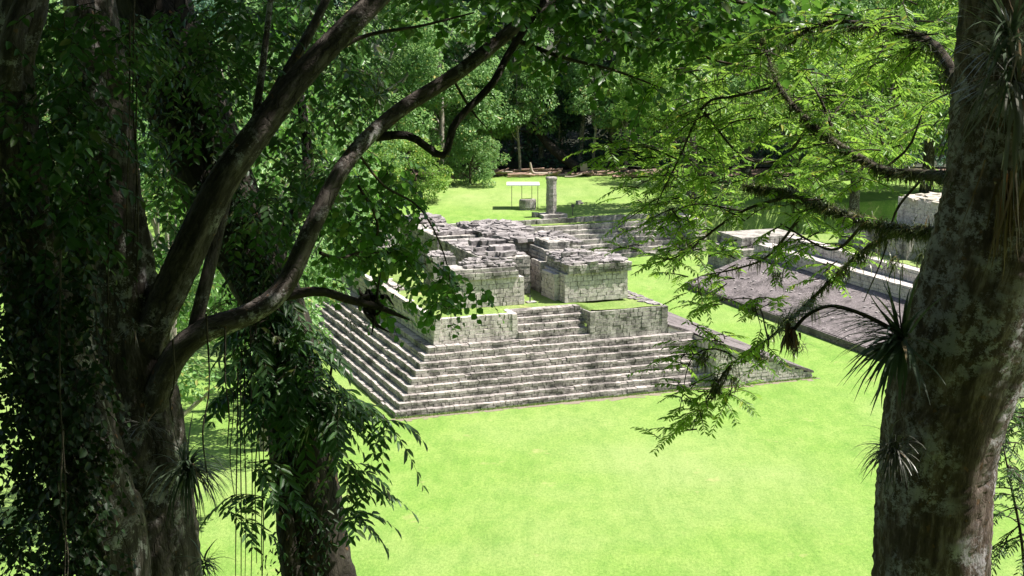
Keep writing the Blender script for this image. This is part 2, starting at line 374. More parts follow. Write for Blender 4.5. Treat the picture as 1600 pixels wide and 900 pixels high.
# forest floor of leaf litter beyond the far lawn
fx = np.linspace(-90, 110, 120); fy = np.linspace(152, 215, 110); X, Y = np.meshgrid(fx, fy)
edge = 156+1.5*np.sin(X*.21)+1.1*np.sin(X*.53+1)
Y2 = np.maximum(Y, edge); Zf = ground_z(X, Y2)+.05+.2*np.abs(np.sin(X*1.1)*np.sin(Y2*.9))
fy = fy[fy < 163.5]; Y2, X, Zf = Y2[:len(fy)], X[:len(fy)], Zf[:len(fy)]
nx = len(fx); ii = (np.arange(len(fy)-1)[:, None]*nx+np.arange(nx-1)[None]).ravel()
ff = link('forest_floor', np_mesh('forest_floor', np.stack([X, Y2, Zf], -1).reshape(-1, 3), np.stack([ii, ii+1, ii+nx+1, ii+nx], -1), M_soil, True)); tag(ff, kind='structure')

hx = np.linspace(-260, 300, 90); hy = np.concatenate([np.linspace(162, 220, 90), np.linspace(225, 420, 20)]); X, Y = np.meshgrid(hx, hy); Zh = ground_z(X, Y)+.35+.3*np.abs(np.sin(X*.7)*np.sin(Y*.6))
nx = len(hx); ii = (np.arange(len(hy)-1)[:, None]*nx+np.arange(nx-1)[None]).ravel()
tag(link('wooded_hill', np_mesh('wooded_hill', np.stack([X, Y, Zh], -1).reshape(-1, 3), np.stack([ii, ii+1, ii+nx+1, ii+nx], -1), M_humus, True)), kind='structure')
# ------------------------------------------------------------ the near stepped platform
h, t = .318, .327; NB = 9; ZT = 4.2; U1 = 18.0; V1 = 27.0
plat = empty('stepped_platform', w2(0, 0), 'large grey stone platform with broad steps climbing from the lawn and grass on top', 'ruin', rz=A21)
def steprow(mb, k, fu0, fu1, left=True, lv1=V1, lv0=None):
    z0 = k*h; v = k*t; u = k*t
    for (dz, hh) in ((0, .15), (.15, h-.15)):
        course(mb, (fu0, v), (fu1, v), (0, -1), z0+dz, hh, t+.1 if dz else .2, .42 if dz else .3, .012, top_var=.018 if dz else 0, prot=.022)
        if left: course(mb, (u, lv1), (u, (lv0 if lv0 is not None else v+.02)), (-1, 0), z0+dz, hh, t+.1 if dz else .2, .5, .012, top_var=.015 if dz else 0)
for k in range(NB):
    mb = MB(); ur = U1 if k < 8 else 11.85
    steprow(mb, k, k*t, ur)
    mb.box(k*t+.15, ur-.02, k*t+.15, V1-.01*k, k*h, (k+1)*h-.025)
    mb.build('step', M_stair, plat)
for k in (9, 10, 11, 12):                    # front stairway let into the wall, side stairway on the left
    mb = MB(); q4 = (ZT-.01-9*h)/4; zz = [9*h+q4*(k-9), 9*h+q4*(k-8)]
    for (dz, hh) in ((0, .15), (.15, zz[1]-zz[0]-.15)):
        course(mb, (7.8, k*t), (11.82, k*t), (0, -1), zz[0]+dz, hh, t+.1, .36, .012, top_var=.015)
    mb.box(7.8, 11.82, k*t+.15, k*t+1.2, zz[0], zz[1]-.03); mb.build('step', M_stair, plat)
    mb = MB()
    for (dz, hh) in ((0, .15), (.15, zz[1]-zz[0]-.15)): course(mb, (k*t, 15.5), (k*t, 12.2), (-1, 0), zz[0]+dz, hh, t+.1, .36, .012, top_var=.015)
    mb.box(k*t+.15, k*t+1.2, 12.2, 15.5, zz[0], zz[1]-.03); mb.build('step', M_stair, plat)
z9 = NB*h; a9 = NB*t+.12
mb = MB(); bt = .16                       # upper retaining walls with a capping course
wall(mb, (a9, a9), (7.8, a9), (0, -1), z9, ZT+.02, .21, .34, batter=bt, depth=.3); wall(mb, (a9, 12.2), (a9, a9), (-1, 0), z9, ZT+.02, .21, .4, batter=bt, depth=.3)
wall(mb, (7.8, a9), (7.8, 4.6), (1, 0), z9, ZT, .21, .34, depth=.3); mb.box(a9+bt+.1, 7.7, a9+bt+.1, a9+.7, z9, ZT-.02); mb.box(a9+bt+.1, a9+.7, a9+bt, 12.1, z9, ZT-.02)
mb.build('retaining_wall', M_block, plat)
mb = MB(); wall(mb, (a9, V1), (a9, 15.5), (-1, 0), z9, ZT+.02, .21, .4, batter=bt, depth=.3); wall(mb, (a9, 15.5), (4.6, 15.5), (0, -1), z9, ZT, .21, .34, depth=.3)
mb.box(a9+bt+.1, a9+.7, 15.6, V1, z9, ZT-.02)
mb.build('retaining_wall', M_block, plat)
mb = MB(); v7 = 8*t+.05                   # right block stands two steps lower
wall(mb, (11.85, v7), (16.55, v7), (0, -1), 8*h, 4.06, .2, .3, batter=.12, depth=.3); wall(mb, (11.85, 4.6), (11.85, v7), (-1, 0), 8*h, 4.06, .2, .34, depth=.3)
wall(mb, (16.55, v7), (16.55, V1), (1, 0), 2.2, 4.08, .2, .34, depth=.35)
mb.box(12., 16.4, v7+.25, v7+1.2, 2.2, 4.03); mb.build('retaining_wall', M_stone, plat)
# grass top
gx = np.linspace(a9+.38, 16.25, 40); gy = np.linspace(a9+.38, V1, 60); X, Y = np.meshgrid(gx, gy)
Zp = np.where((X > 7.7) & (X < 11.95) & (Y < 4.25), ZT-2.2, np.where((X < 4.25) & (Y > 12.1) & (Y < 15.6), ZT-2.2, ZT-.01))+.015*np.sin(X*3)*np.sin(Y*2.3)
Zp = Zp-.1*sstep(X, 11.5, 13); nx = 40; ii = (np.arange(59)[:, None]*nx+np.arange(nx-1)[None]).ravel()
Yp = np.where((X > 11.95) & (Y < 4.2), v7+.2+(Y-gy[0])*(4.2-v7-.2)/(4.2-gy[0]), Y)
link('grass_top', np_mesh('grass_top', np.stack([X, Yp, Zp], -1).reshape(-1, 3), np.stack([ii, ii+1, ii+nx+1, ii+nx], -1), M_grass2, True), plat)
mb = MB()                                 # body under the grass and worn edge stones
mb.box(a9+.4, 16.3, 4.3, V1-.1, .0, ZT-.14); mb.box(4.2, 7.6, 3.3, 4.5, 1, ZT-.14); mb.build('core', M_stone, plat)
mb = MB()
course(mb, (16.45, 3.2), (16.45, V1), (1, 0), 4.0, .1, .4, .5, .03, top_var=.03)
for q in range(26): mb.obox((16.05+random.uniform(-.3, .2)-q*.03, 3.2+q*.35, 4.1), (.4, .3, .1), random.uniform(0, 3), .2, .1)
mb.build('edge_stones', M_rubble, plat)
# sloping apron of the playing alley, seen end-on
ap = MB(); sl_ = lambda u: .36+(24.15-u)*.345
def sloped(mb, ua, ub, va, vb, off=0):
    mb.hexa([(ua, va, 0), (ub, va, 0), (ub, vb, 0), (ua, vb, 0), (ua, va, sl_(ua)+off), (ub, va, sl_(ub)+off), (ub, vb, sl_(ub)+off), (ua, vb, sl_(ua)+off)])
sloped(ap, 18.02, 24.0, -.02, V1-.2, -.06); sloped(ap, 16.6, 18.02, v7, V1-.2, -.06)
z = 0
while z < 2.45:                           # coursed end wall cut off by the slope
    hh = .19; ur = 24.15-max(0, (z+hh-.36)/.345)
    course(ap, (18.02, -.25), (min(ur, 24.15), -.25), (0, -1), z, hh, .25, .32, .01, prot=.012); z += hh
ap.build('apron', M_block, plat)
ap = MB()                                 # coping and paved slope
for (ua, ub, va, vb) in ((18.0, 24.2, -.3, .15), (16.6, 18.0, v7-.05, v7+.4)):
    s = ua
    while s < ub-.05:
        e = min(s+random.uniform(.35, .8), ub)
        ap.hexa([(a, b, sl_(a)-.07+random.uniform(-.01, .01)) for a, b in ((s, va), (e-.012, va), (e-.012, vb), (s, vb))]+[(a, b, sl_(a)+.07+random.uniform(-.012, .012)) for a, b in ((s, va), (e-.012, va), (e-.012, vb), (s, vb))]); s = e
sloped_v = [(18.0, .15), (24.15, .15), (24.15, V1-.2), (16.6, V1-.2), (16.6, v7+.4), (18.0, v7+.4)]
n = len(ap.v); ap.v += [(u, v, sl_(u)+.045) for u, v in sloped_v]; ap.f.append(tuple(range(n, n+6)))
ap.build('apron_paving', M_pink, plat)

# ------------------------------------------------------------ ruined buildings on the platform
def ruin(u, v, label, name='ruined_building', z=ZT):
    e = empty(name, w2(u, v, z), label, 'ruin', 'ruined stone chambers on the platform', rz=A21); return e, (u, v, z)
# A: front left
e, o = ruin(5, 5.4, 'squat stone block with plain pale front and rubble heap on top, left of the passage')
m_ = MB(); block_mass(m_, 5.0, 9.1, 5.4, 7.5, ZT, 5.75, 'flr', .05, .24, .36, prot=.012); m_.build('wall', M_block, e, o)
m_ = MB(); block_mass(m_, 4.92, 8.75, 5.32, 7.6, 5.75, 6.12, 'flr', 0, .19, .42, prot=.02); block_mass(m_, 5.05, 8.6, 5.45, 7.5, 6.12, 6.32, 'flr', 0, .2, .6, prot=.02); m_.build('cornice', M_stone, e, o)
m_ = MB(); rubble(m_, 6.0, 8.7, 5.9, 7.4, 6.32, 260, hump=.55)
for q in range(10): m_.obox((6.2+q*.25, 6.1+.3*random.random(), 6.5), (.4, .3, .2), random.uniform(-.3, .3), .15, .1)
m_.build('rubble', M_rubble, e, o, .02)
# B: long mass behind
e, o = ruin(7.7, 8.2, 'long low ruined wall with broad pale flat top directly behind the squat block')
m_ = MB(); block_mass(m_, 7.75, 10.6, 8.3, 16.3, ZT, 6.35, 'flr', .0, .22, .38); m_.build('wall', M_stone, e, o)
m_ = MB(); rnd = random.Random(3)
for q in range(85):                       # worn flat stones on the top
    m_.obox((rnd.uniform(7.95, 10.4), rnd.uniform(8.5, 16), 6.34+rnd.uniform(0, .03)), (rnd.uniform(.3, .9), rnd.uniform(.3, .7), .1), rnd.choice((0, 1.57))+rnd.uniform(-.15, .15), .15, .04)
for (a, b, c) in ((9.2, 9.0, .22), (9.6, 10.6, .3), (9.9, 12.3, .4), (9.3, 12.9, .3), (9.0, 11.0, .2)):
    for q in range(7): m_.obox((a+rnd.uniform(-.7, .7), b+rnd.uniform(-.35, .35), 6.4+c*.5), (.55, .4, c), rnd.uniform(-.2, .2), .15, .06)
m_.build('loose_stones', M_rubble, e, o)
# small stub wall at the far left
e, o = ruin(5.6, 10.4, 'low stub of broken wall standing on the grass near the left edge of the platform', 'ruined_wall')
m_ = MB(); block_mass(m_, 5.5, 6.9, 10.6, 12.4, ZT, 6.2, 'flr', .03, .22, .36); m_.build('wall', M_stone, e, o)
m_ = MB(); rubble(m_, 5.6, 6.8, 10.7, 12.3, 6.2, 60, hump=.2); m_.build('rubble', M_rubble, e, o, .02)
# C: rear left
e, o = ruin(8.1, 17.4, 'rear ruined wall with rough stones heaped along its far end beside the far lawn')
m_ = MB(); block_mass(m_, 8.0, 10.6, 17.4, 25.5, ZT, 6.3, 'flr', 0, .22, .38); m_.build('wall', M_stone, e, o)
m_ = MB(); rubble(m_, 7.9, 10.6, 23.6, 25.6, 6.3, 300, (.15, .45), .6); rubble(m_, 8.6, 10.5, 18.6, 22.5, 6.25, 60, (.15, .4), .05)
for q in range(14): m_.obox((8.3+q*.17, 18.3+random.uniform(-.15, .15), 6.4), (.4, .35, .22), random.uniform(-.2, .2), .15, .1)
m_.build('rubble', M_rubble, e, o, .02)
# F: end of the passage
e, o = ruin(10.5, 11.5, 'tall ruined wall with neat courses closing the far end of the grassy passage')
m_ = MB(); block_mass(m_, 10.62, 12.5, 11.6, 16.5, ZT, 6.1, 'flr', 0, .26, .34); block_mass(m_, 10.5, 12.6, 11.45, 14.3, 6.1, 6.72, 'flr', .08, .2, .36)
m_.build('wall', M_stone, e, o)
m_ = MB(); m_.obox((12.0, 12.0, 6.8), (1.0, .6, .18), .05, .08, .02); rubble(m_, 10.5, 12.6, 11.6, 14, 6.72, 90, (.15, .5), .12)
rubble(m_, 10.9, 14.3, 16.7, 21.6, 6.42, 520, (.15, .45), .35); m_.box(10.7, 14.2, 16.6, 21.6, ZT, 6.4); m_.build('rubble', M_rubble, e, o, .02)
# E: stepped pier right of passage
e, o = ruin(11.2, 8.2, 'narrow stepped pier of small stones right of the passage, behind the broad pale block')
m_ = MB(); block_mass(m_, 11.15, 13.4, 8.1, 9.6, ZT, 6.0, 'flr', .04, .22, .3); block_mass(m_, 11.55, 13.4, 8.35, 11, 6.0, 6.6, 'flr', .18, .18, .34); block_mass(m_, 11.9, 13.2, 8.7, 11, 6.6, 7.0, 'flr', .1, .18, .4)
m_.build('wall', M_stone, e, o)
m_ = MB(); rubble(m_, 12.3, 14.3, 9.6, 13.2, 6.72, 260, (.15, .42), .5); m_.box(12.2, 14.4, 11, 13.4, ZT, 6.7); m_.build('rubble', M_rubble, e, o, .02)
# D: front right
e, o = ruin(11.3, 5.0, 'broad stone block with pale stained front wall and dark cornice, right of the passage')
m_ = MB(); block_mass(m_, 11.3, 15.15, 4.9, 8.0, ZT, 5.8, 'flr', .05, .24, .36, prot=.012); block_mass(m_, 11.0, 11.6, 5.7, 7.6, ZT, 5.7, 'flr', .02, .22, .3); m_.build('wall', M_block, e, o)
m_ = MB(); block_mass(m_, 11.5, 15.3, 4.8, 8.0, 5.8, 6.3, 'flr', -.06, .17, .28, prot=.03); m_.build('cornice', M_stone, e, o)
m_ = MB(); rubble(m_, 11.5, 15.2, 5.0, 7.8, 6.3, 620, (.12, .38), .2); rubble(m_, 11.6, 13.9, 5.6, 7.9, 6.4, 420, (.15, .4), .5)
for q in range(8): m_.obox((11.8+.2*q, 5.9+.4*random.random(), 6.75), (.45, .3, .2), random.uniform(-.2, .2), .15, .08)
m_.obox((13.3, 6.6, 7.0), (.5, .35, .14), .1, .1, .05); m_.build('rubble', M_rubble, e, o, .02)
# little sign posts on the platform grass
e = empty('sign_post', w2(9.55, 5.7, ZT), 'small dark post on a flat stone beside the squat block', 'post', rz=A21)
m_ = MB(); m_.box(-.03, .03, -.03, .03, 0, .42); m_.build('post', M_metal, e); m_ = MB(); m_.box(-.2, .35, -.15, .2, -.01, .06, .01); m_.build('foot_stone', M_stone, e)

# ------------------------------------------------------------ right hand ball court structure
rs = empty('ball_court_terrace', w2(30.1, 0), 'long purplish stone slope with low kerb and two retaining walls beyond the grass alley', 'ruin', rz=A21)
o = (30.1, 0, 0); VB = -8.0; VF = 26.5
m_ = MB(); wall(m_, (30.1, VF), (30.1, VB), (-1, 0), 0, .46, .23, .7, depth=.4, prot=.01); wall(m_, (35.6, VF), (30.1, VF), (0, 1), 0, .46, .23); m_.build('kerb', M_pink, rs, o)
m_ = MB(); zs = lambda u: .45+(u-30.1)*.315
nu, nv = 46, 200; us = np.linspace(30.2, 35.75, nu); vs = np.linspace(VB, VF-.05, nv); X, Y = np.meshgrid(us, vs)
Zs = zs(X)+rng.normal(0, .007, X.shape); ii = (np.arange(nv-1)[:, None]*nu+np.arange(nu-1)[None]).ravel()
me = np_mesh('slope', np.stack([X-30.1, Y, Zs], -1).reshape(-1, 3), np.stack([ii, ii+1, ii+nu+1, ii+nu], -1), M_pink)
link('sloping_apron', me, rs)
m_ = MB(); m_.hexa([(30.3, VB, 0), (35.9, VB, 0), (35.9, VF-.02, 0), (30.3, VF-.02, 0), (30.3, VB, .4), (35.9, VB, 2.1), (35.9, VF-.02, 2.1), (30.3, VF-.02, .4)])
for q in range(260):
    uu = random.uniform(30.3, 35.5); vv = random.uniform(VB, VF-.3); m_.obox((uu, vv, zs(uu)+.012), (random.uniform(.08, .3), random.uniform(.08, .25), .03), random.uniform(0, 3), .3, .08)
m_.build('slope_stones', M_rubble, rs, o)
m_ = MB(); wall(m_, (35.7, VF-.3), (35.7, VB), (-1, 0), 2.1, 3.1, .3, .5, batter=.05, depth=.9, prot=.02); m_.box(35.9, 37.2, VB, VF-.3, 0, 3.05); m_.build('lower_wall', M_block, rs, o)
m_ = MB(); wall(m_, (36.9, 23.9), (36.9, VB), (-1, 0), 3.08, 3.9, .3, .5, batter=.04, depth=.9, prot=.02); m_.box(37.1, 52, VB, 23.9, 0, 3.86); wall(m_, (36.9, 23.9), (44, 23.9), (0, 1), 3.0, 3.9, .3, .5); m_.build('upper_wall', M_block, rs, o)
m_ = MB(); m_.box(37.7, 52, VB, 23.7, 3.8, 3.93); m_.build('grass_top', M_grass2, rs, o)
# building on it
e = empty('ruined_building', w2(40, 8.5, 3.9), 'high reddish masonry ruin with white sunlit top, half behind the right tree trunk', 'ruin', rz=A21); o = (40, 8.5, 3.9)
m_ = MB(); block_mass(m_, 40.6, 49, 8.5, 15.6, 3.9, 7.6, 'l', .1, .26, .42); m_.build('side_wall', M_block, e, o)
m_ = MB(); wall(m_, (40.62, 8.5), (49, 8.5), (0, -1), 3.9, 7.6, .26, .42, batter=.1); m_.build('front_wall', M_red, e, o)
m_ = MB(); rubble(m_, 40.6, 49, 8.6, 15.5, 7.6, 160, (.2, .5), .3); m_.box(40.9, 48.8, 8.8, 15.3, 7.5, 7.75); m_.build('roof_slab', M_path, e, o)
m_ = MB(); block_mass(m_, 38.6, 40.4, 11.5, 19.5, 3.9, 5.6, 'fl', .1, .26, .42); rubble(m_, 38.6, 40.4, 11.6, 19.4, 5.6, 150, (.2, .4), .25); m_.build('side_chamber', M_stone, e, o)
# low masonry block between alley end and stairs
e = empty('ruined_wall', w2(36.5, 30, 0), 'low dark masonry block behind the far end of the purplish slope', 'ruin', rz=A21); o = (36.5, 30, 0)
m_ = MB(); block_mass(m_, 36.6, 43, 30, 35, 0, 1.9, 'fl', .1, .26, .4); block_mass(m_, 37.4, 43, 31, 35, 1.9, 2.7, 'fl', .1, .26, .4); m_.build('wall', M_stone, e, o)

# ------------------------------------------------------------ far stairs up to the upper lawn
fs = empty('far_stairs', w2(18, 40.6, 0), 'wide flight of dark stone steps up to the far lawn behind the ruins', 'stairs', rz=A21); o = (18, 40.6, 0)
for k in range(7):
    m_ = MB(); v = 40.6+.48*k; z0 = .36*k
    course(m_, (5, v), (38.2, v), (0, -1), z0, .36, .55, .6, .015, top_var=.02, prot=.03)
    m_.box(5, 38.2, v+.3, 44.7, z0, z0+.33); m_.build('step', M_stone, fs, o)
m_ = MB(); m_.box(5, 38.2, 43.95, 44.75, 2.4, 2.56); m_.build('grass_strip', M_grass2, fs, o)
m_ = MB(); course(m_, (4.5, 44.7), (38.6, 44.7), (0, -1), 2.5, .46, .4, .7, .02, top_var=.025); m_.build('kerb', M_stone, fs, o)
m_ = MB(); block_mass(m_, 38.25, 39.4, 40.3, 44.9, 0, 2.9, 'fl', .1, .3, .45); m_.build('end_block', M_block, fs, o)

# stela, altar, shelter, posts
PL = 2.9
e = empty('stela', w2(27.65, 46.3, PL), 'tall carved stone pillar on a stepped base at the top of the far stairs', 'stela', rz=A21)
m_ = MB()
for k, (hw, z) in enumerate([(.42, 0), (.43, .6), (.40, 1.2), (.44, 1.8), (.46, 2.4), (.47, 2.9), (.44, 3.05)]):
    if k: pass
seg = [(.36*random.uniform(.93, 1.06), .3*random.uniform(.93, 1.05), .3+i*.165) for i in range(18)]+[(.41, .35, 3.27), (.40, .34, 3.36), (.35, .3, 3.42)]
n = 0
for (a, b, z) in seg:
    m_.v += [(-a, -b, z), (0, -b-.1, z), (a, -b, z), (a+.03, 0, z), (a, b, z), (-a, b, z), (-a-.03, 0, z)]
for i in range(len(seg)-1):
    for q in range(7): m_.f.append((i*7+q, i*7+(q+1) % 7, (i+1)*7+(q+1) % 7, (i+1)*7+q))
m_.f.append(tuple((len(seg)-1)*7+q for q in range(7)))
m_.build('shaft', M_stela, e)
m_ = MB(); course(m_, (-1.5, -1.6), (1.5, -1.6), (0, -1), -.42, .4, 2.4, .7, .02); course(m_, (-1.1, -1.0), (1.1, -1.0), (0, -1), -.05, .36, 1.8, .7, .02); m_.build('base', M_stone, e)
e = empty('altar', w2(27.5, 51.4, PL), 'round grey altar stone under the white shelter roof', 'altar', rz=A21)
m_ = MB(); poly = [(.82*math.cos(a*.5236)*random.uniform(.94, 1.04), .62*math.sin(a*.5236)*random.uniform(.94, 1.04)) for a in range(12)]
m_.prism([(x*.93, y*.93) for x, y in poly], -.05, .2); m_.prism(poly, .2, .82); m_.prism([(x*.95, y*.95) for x, y in poly], .82, .92); m_.build('drum', M_stela, e)
e = empty('shelter', w2(27.7, 52.2, PL), 'flat white roof sheet on four thin posts over the altar', 'shelter', rz=0)
m_ = MB(); m_.box(-1.75, 1.15, -.9, 1.5, 2.12, 2.19); m_.build('roof', M_white, e)
for (x, y) in ((-1.3, -.75), (-.4, 1.3), (1.0, -.75), (.5, 1.3)):
    m_ = MB(); m_.box(x-.025, x+.025, y-.025, y+.025, 0, 2.11); m_.build('post', M_metal, e)
for (u, v, s, lb) in ((26.3, 46.6, .45, 'small low stone on the grass left of the tall pillar'), (33.2, 53.2, .38, 'small dark stone marker alone on the far lawn')):
    e = empty('marker_stone', w2(u, v, PL), lb, 'stone', rz=A21); m_ = MB(); m_.obox((0, 0, s*.4), (s, s, s), .3, .2, .1); m_.obox((s*.9, .1, s*.15), (s*.7, s*.5, s*.4), .8, .2, .2); m_.build('stone', M_stela, e)
e = empty('sign_post', w2(29.6, 46.2, PL), 'short thin post with a small plate right of the tall pillar', 'post')
m_ = MB(); m_.box(-.04, .04, -.04, .04, 0, .9); m_.build('post', M_metal, e); m_ = MB(); m_.box(-.13, .13, -.07, -.045, .75, 1.0); m_.build('plate', M_metal, e)
for (px, py, lb) in ((1080, 326, 'flat stone slab bench under the middle tree'), (1140, 321, 'pale boulder slab on the grass right of the middle tree')):
    p = at(px, py, 128); p[2] = PL; e = empty('stone_slab', p, lb, 'stone slab', rz=.1)
    m_ = MB(); m_.obox((0, 0, .35), (1.7, .7, .16), 0, .06, .03); m_.obox((-.5, 0, .14), (.3, .5, .28), 0, .1); m_.obox((.5, 0, .14), (.3, .5, .28), 0, .1); m_.build('slab', M_path if px > 1100 else M_stela, e)
#==PLANTS==
# ------------------------------------------------------------ foliage builders
UP = np.array([0, 0, 1.0])
def sprays(GL, GT, P, D, ln, nl, L, W, droop=.35, opp=False, ang=.9, ldroop=.25, tw=.004, jit=.3, **kw):
    """many twigs at once: P,D (n,3), ln (n) ; leaves alternate (or opposite) along each twig"""
    n = len(P); D = nrmz(D); ln = np.broadcast_to(ln, n).astype(float)
    t = np.linspace(.12, 1, nl)[None, :, None]; l_ = ln[:, None, None]
    pos = P[:, None]+D[:, None]*l_*t-UP*(droop*l_*t*t)
    tan = nrmz(D[:, None]-UP*(2*droop*t)+0*pos)
    side = nrmz(np.cross(tan, UP)+1e-5); up = np.cross(side, tan)
    ends = ((1,), (-1,)) if not opp else ((1, -1),)
    al = np.where(np.arange(nl) % 2 == 0, 1., -1.)[None, :, None]
    for sg in ((al,) if not opp else (1., -1.)):
        d = nrmz(tan*(1.05-ang*.45)+side*sg*ang-UP*ldroop+rng.normal(0, jit*.5, pos.shape))
        nn = nrmz(up+rng.normal(0, jit, pos.shape)); k = n*nl
        Ls = L*rng.uniform(.55, 1.2, (n, nl))*(1-.25*np.abs(2*t[..., 0]-1)); 
        GL.add(leaves(pos.reshape(k, 3), d.reshape(k, 3), nn.reshape(k, 3), Ls.ravel(), (Ls*W/L).ravel(), **kw))
    if GT is not None:
        ts = np.linspace(0, 1, 5)[None, :, None]
        q = P[:, None]+D[:, None]*l_*ts-UP*(droop*l_*ts*ts)
        a = np.array([[1, 0], [-.5, .87], [-.5, -.87]])
        s0 = side[:, :1]; u0 = up[:, :1]
        wv = tw*(1-.7*ts)
        V = np.stack([q+wv*(s0*c[0]+u0*c[1]) for c in a], 2).reshape(-1, 3)
        b = (np.arange(n)*15)[:, None, None]+(np.arange(4)*3)[None, :, None]+np.arange(3)[None, None]
        b2 = (np.arange(n)*15)[:, None, None]+(np.arange(4)*3)[None, :, None]+((np.arange(3)+1) % 3)[None, None]
        GT.add((V, np.stack([b, b2, b2+3, b+3], -1).reshape(-1, 4)))
def fronds(GL, GT, P, D, ln, nl, L, W, droop=.35, **kw):
    sprays(GL, GT, P, D, ln, nl, L, W, droop, opp=True, **kw)
def rosette(GL, GT, P, D, ln, nf, fl, nl, L, W, droop=.3, **kw):
    """twigs that carry nf pinnate fronds each"""
    n = len(P); D = nrmz(D)
    t = np.linspace(.2, 1, nf)[None, :, None]; ln = np.broadcast_to(ln, n)[:, None, None]
    pos = P[:, None]+D[:, None]*ln*t-UP*(.2*ln*t*t); side = nrmz(np.cross(D, UP)+1e-5)[:, None]
    sg = np.where(np.arange(nf) % 2 == 0, 1., -1.)[None, :, None]
    d = nrmz(D[:, None]*.7+side*sg*.8+rng.normal(0, .28, pos.shape)); k = n*nf
    fronds(GL, GT, pos.reshape(k, 3), d.reshape(k, 3), fl*rng.uniform(.7, 1.2, k), nl, L, W, droop, **kw)
    if GT is not None:
        sprays(Geo(), GT, P, D, ln[:, 0, 0], 2, .01, .01, .2, tw=.006)
def blob(blobs, k=1.0):
    """(px, py, rx, ry, d0, d1, n) -> points scattered at real depths"""
    out = []
    for (px, py, rx, ry, d0, d1, n) in blobs:
        for _ in range(max(int(n*k), 1)):
            a = random.uniform(0, 6.283); r = math.sqrt(random.random())
            out.append(at(px+rx*r*math.cos(a), py+ry*r*math.sin(a), random.uniform(d0, d1)))
    return np.array(out)
def hdir(n, down=.15, bias=(0, 0, 0)):
    a = rng.uniform(0, 2*np.pi, n); return nrmz(np.stack([np.cos(a), np.sin(a), rng.normal(-down, .3, n)], -1)+np.array(bias))
def path(*pts):                           # (px, py, depth, radius)
    return [at(a, b, c) for a, b, c, r in pts], [p[3] for p in pts]
def limb(G, *pts, seg=12, rough=.07, ridge=0, step=.07):
    P, r = path(*pts); G.add(tube(P, r, seg, step, rough, ridge)); return np.array(P)
def along(P, n, lo=0., hi=1.):
    P = np.array(P); t = np.concatenate([[0], np.cumsum(np.linalg.norm(np.diff(P, axis=0), axis=1))])
    s = rng.uniform(lo, hi, n)*t[-1]; return np.stack([np.interp(s, t, P[:, i]) for i in range(3)], -1)
def clumps(G, C, Rr, nl, L, W, flat=.65, up=.6):
    """leaf clumps: shells of leaves round centres C with radius Rr"""
    n = len(C); d = rnd_dir(n*nl).reshape(n, nl, 3); r = rng.uniform(.35, 1, (n, nl, 1))**.5
    p = C[:, None]+d*r*np.asarray(Rr).reshape(-1, 1, 1)*np.array([1, 1, flat]); k = n*nl
    nn = nrmz(d+UP*up+rng.normal(0, .45, d.shape)); dd = nrmz(np.cross(nn, rnd_dir(k).reshape(n, nl, 3))+d*.5-UP*.15)
    Ls = L*rng.uniform(.6, 1.2, k)
    G.add(leaves(p.reshape(k, 3), dd.reshape(k, 3), nn.reshape(k, 3), Ls, Ls*W/L))
def make_tree(H, cb, cr, nc, nl, L, rt=.3, W=None, top=.75, lean=.6, crr=(.9, 1.7), nlimb=9, flat=.65, fork=False):
    """local tree geometry: trunk Geo, crown Geo"""
    GT, GC = Geo(), Geo(); W = W or L*.5
    lx, ly = random.uniform(-lean, lean), random.uniform(-lean, lean)
    pts = [(0, 0, -.6), (lx*.1, ly*.1, H*.15), (lx*.5+.2, ly*.5, H*.4), (lx, ly, H*.62), (lx*1.2, ly*1.2, H*.85)]
    GT.add(tube(pts, [rt*1.35, rt, rt*.8, rt*.55, rt*.15], 9, .5, .08))
    C = []
    for i in range(nc):
        for _ in range(30):
            z = random.uniform(0, 1); rr = cr*math.sqrt(max(0, 1-(abs(z-.42)/.6)**2))*random.uniform(.25, 1)**.6
            a = random.uniform(0, 6.283); p = np.array([lx+rr*math.cos(a), ly+rr*math.sin(a), cb+(H-cb)*z])
            if all(np.linalg.norm(p-q) > crr[0]*.9 for q in C): break
        C.append(p)
    C = np.array(C)
    for i in range(nlimb):
        q = C[random.randrange(len(C))]; zb = min(q[2]-1, H*.6)*random.uniform(.55, .95); zb = max(zb, cb*.6)
        b = np.array([lx*zb/H*1.3, ly*zb/H*1.3, zb]); m = (b+q)/2+np.array([0, 0, -.3*random.random()])+rng.normal(0, .3, 3)
        GT.add(tube([b, m, q], [rt*.38, rt*.25, rt*.07], 6, .6, .06))
    clumps(GC, C, rng.uniform(crr[0], crr[1], nc), nl, L, W, flat)
    return GT, GC
def plant_tree(proto_fn, name, loc, label, group, bark, leafm, rz=0, sc=1, cat='tree'):
    e = empty(name, (0, 0, 0), label, cat, group)
    a, b = proto_fn; a.build('trunk', bark, e, True); b.build('crown', leafm, e)
    e.location = [float(c) for c in loc]; e.rotation_euler = (0, 0, rz); e.scale = (sc,)*3; return e
def again(e, loc, rz, sc, label, leafm=None, szz=1):
    c = copy_tree(e); c.location = [float(q) for q in loc]; c.rotation_euler = (0, 0, rz); c.scale = (sc, sc, sc*szz); c['label'] = label
    if leafm:
        for ch in c.children:
            if ch.name.startswith('crown'): ch.data = ch.data.copy(); ch.data.materials[0] = leafm
    return c
def gp(px, d):                            # ground point under a photo column at depth d
    x = (px-800)/F*d/math.cos(TH)*1.0; return np.array([x, d, float(ground_z(np.array(x), np.array(float(d))))])

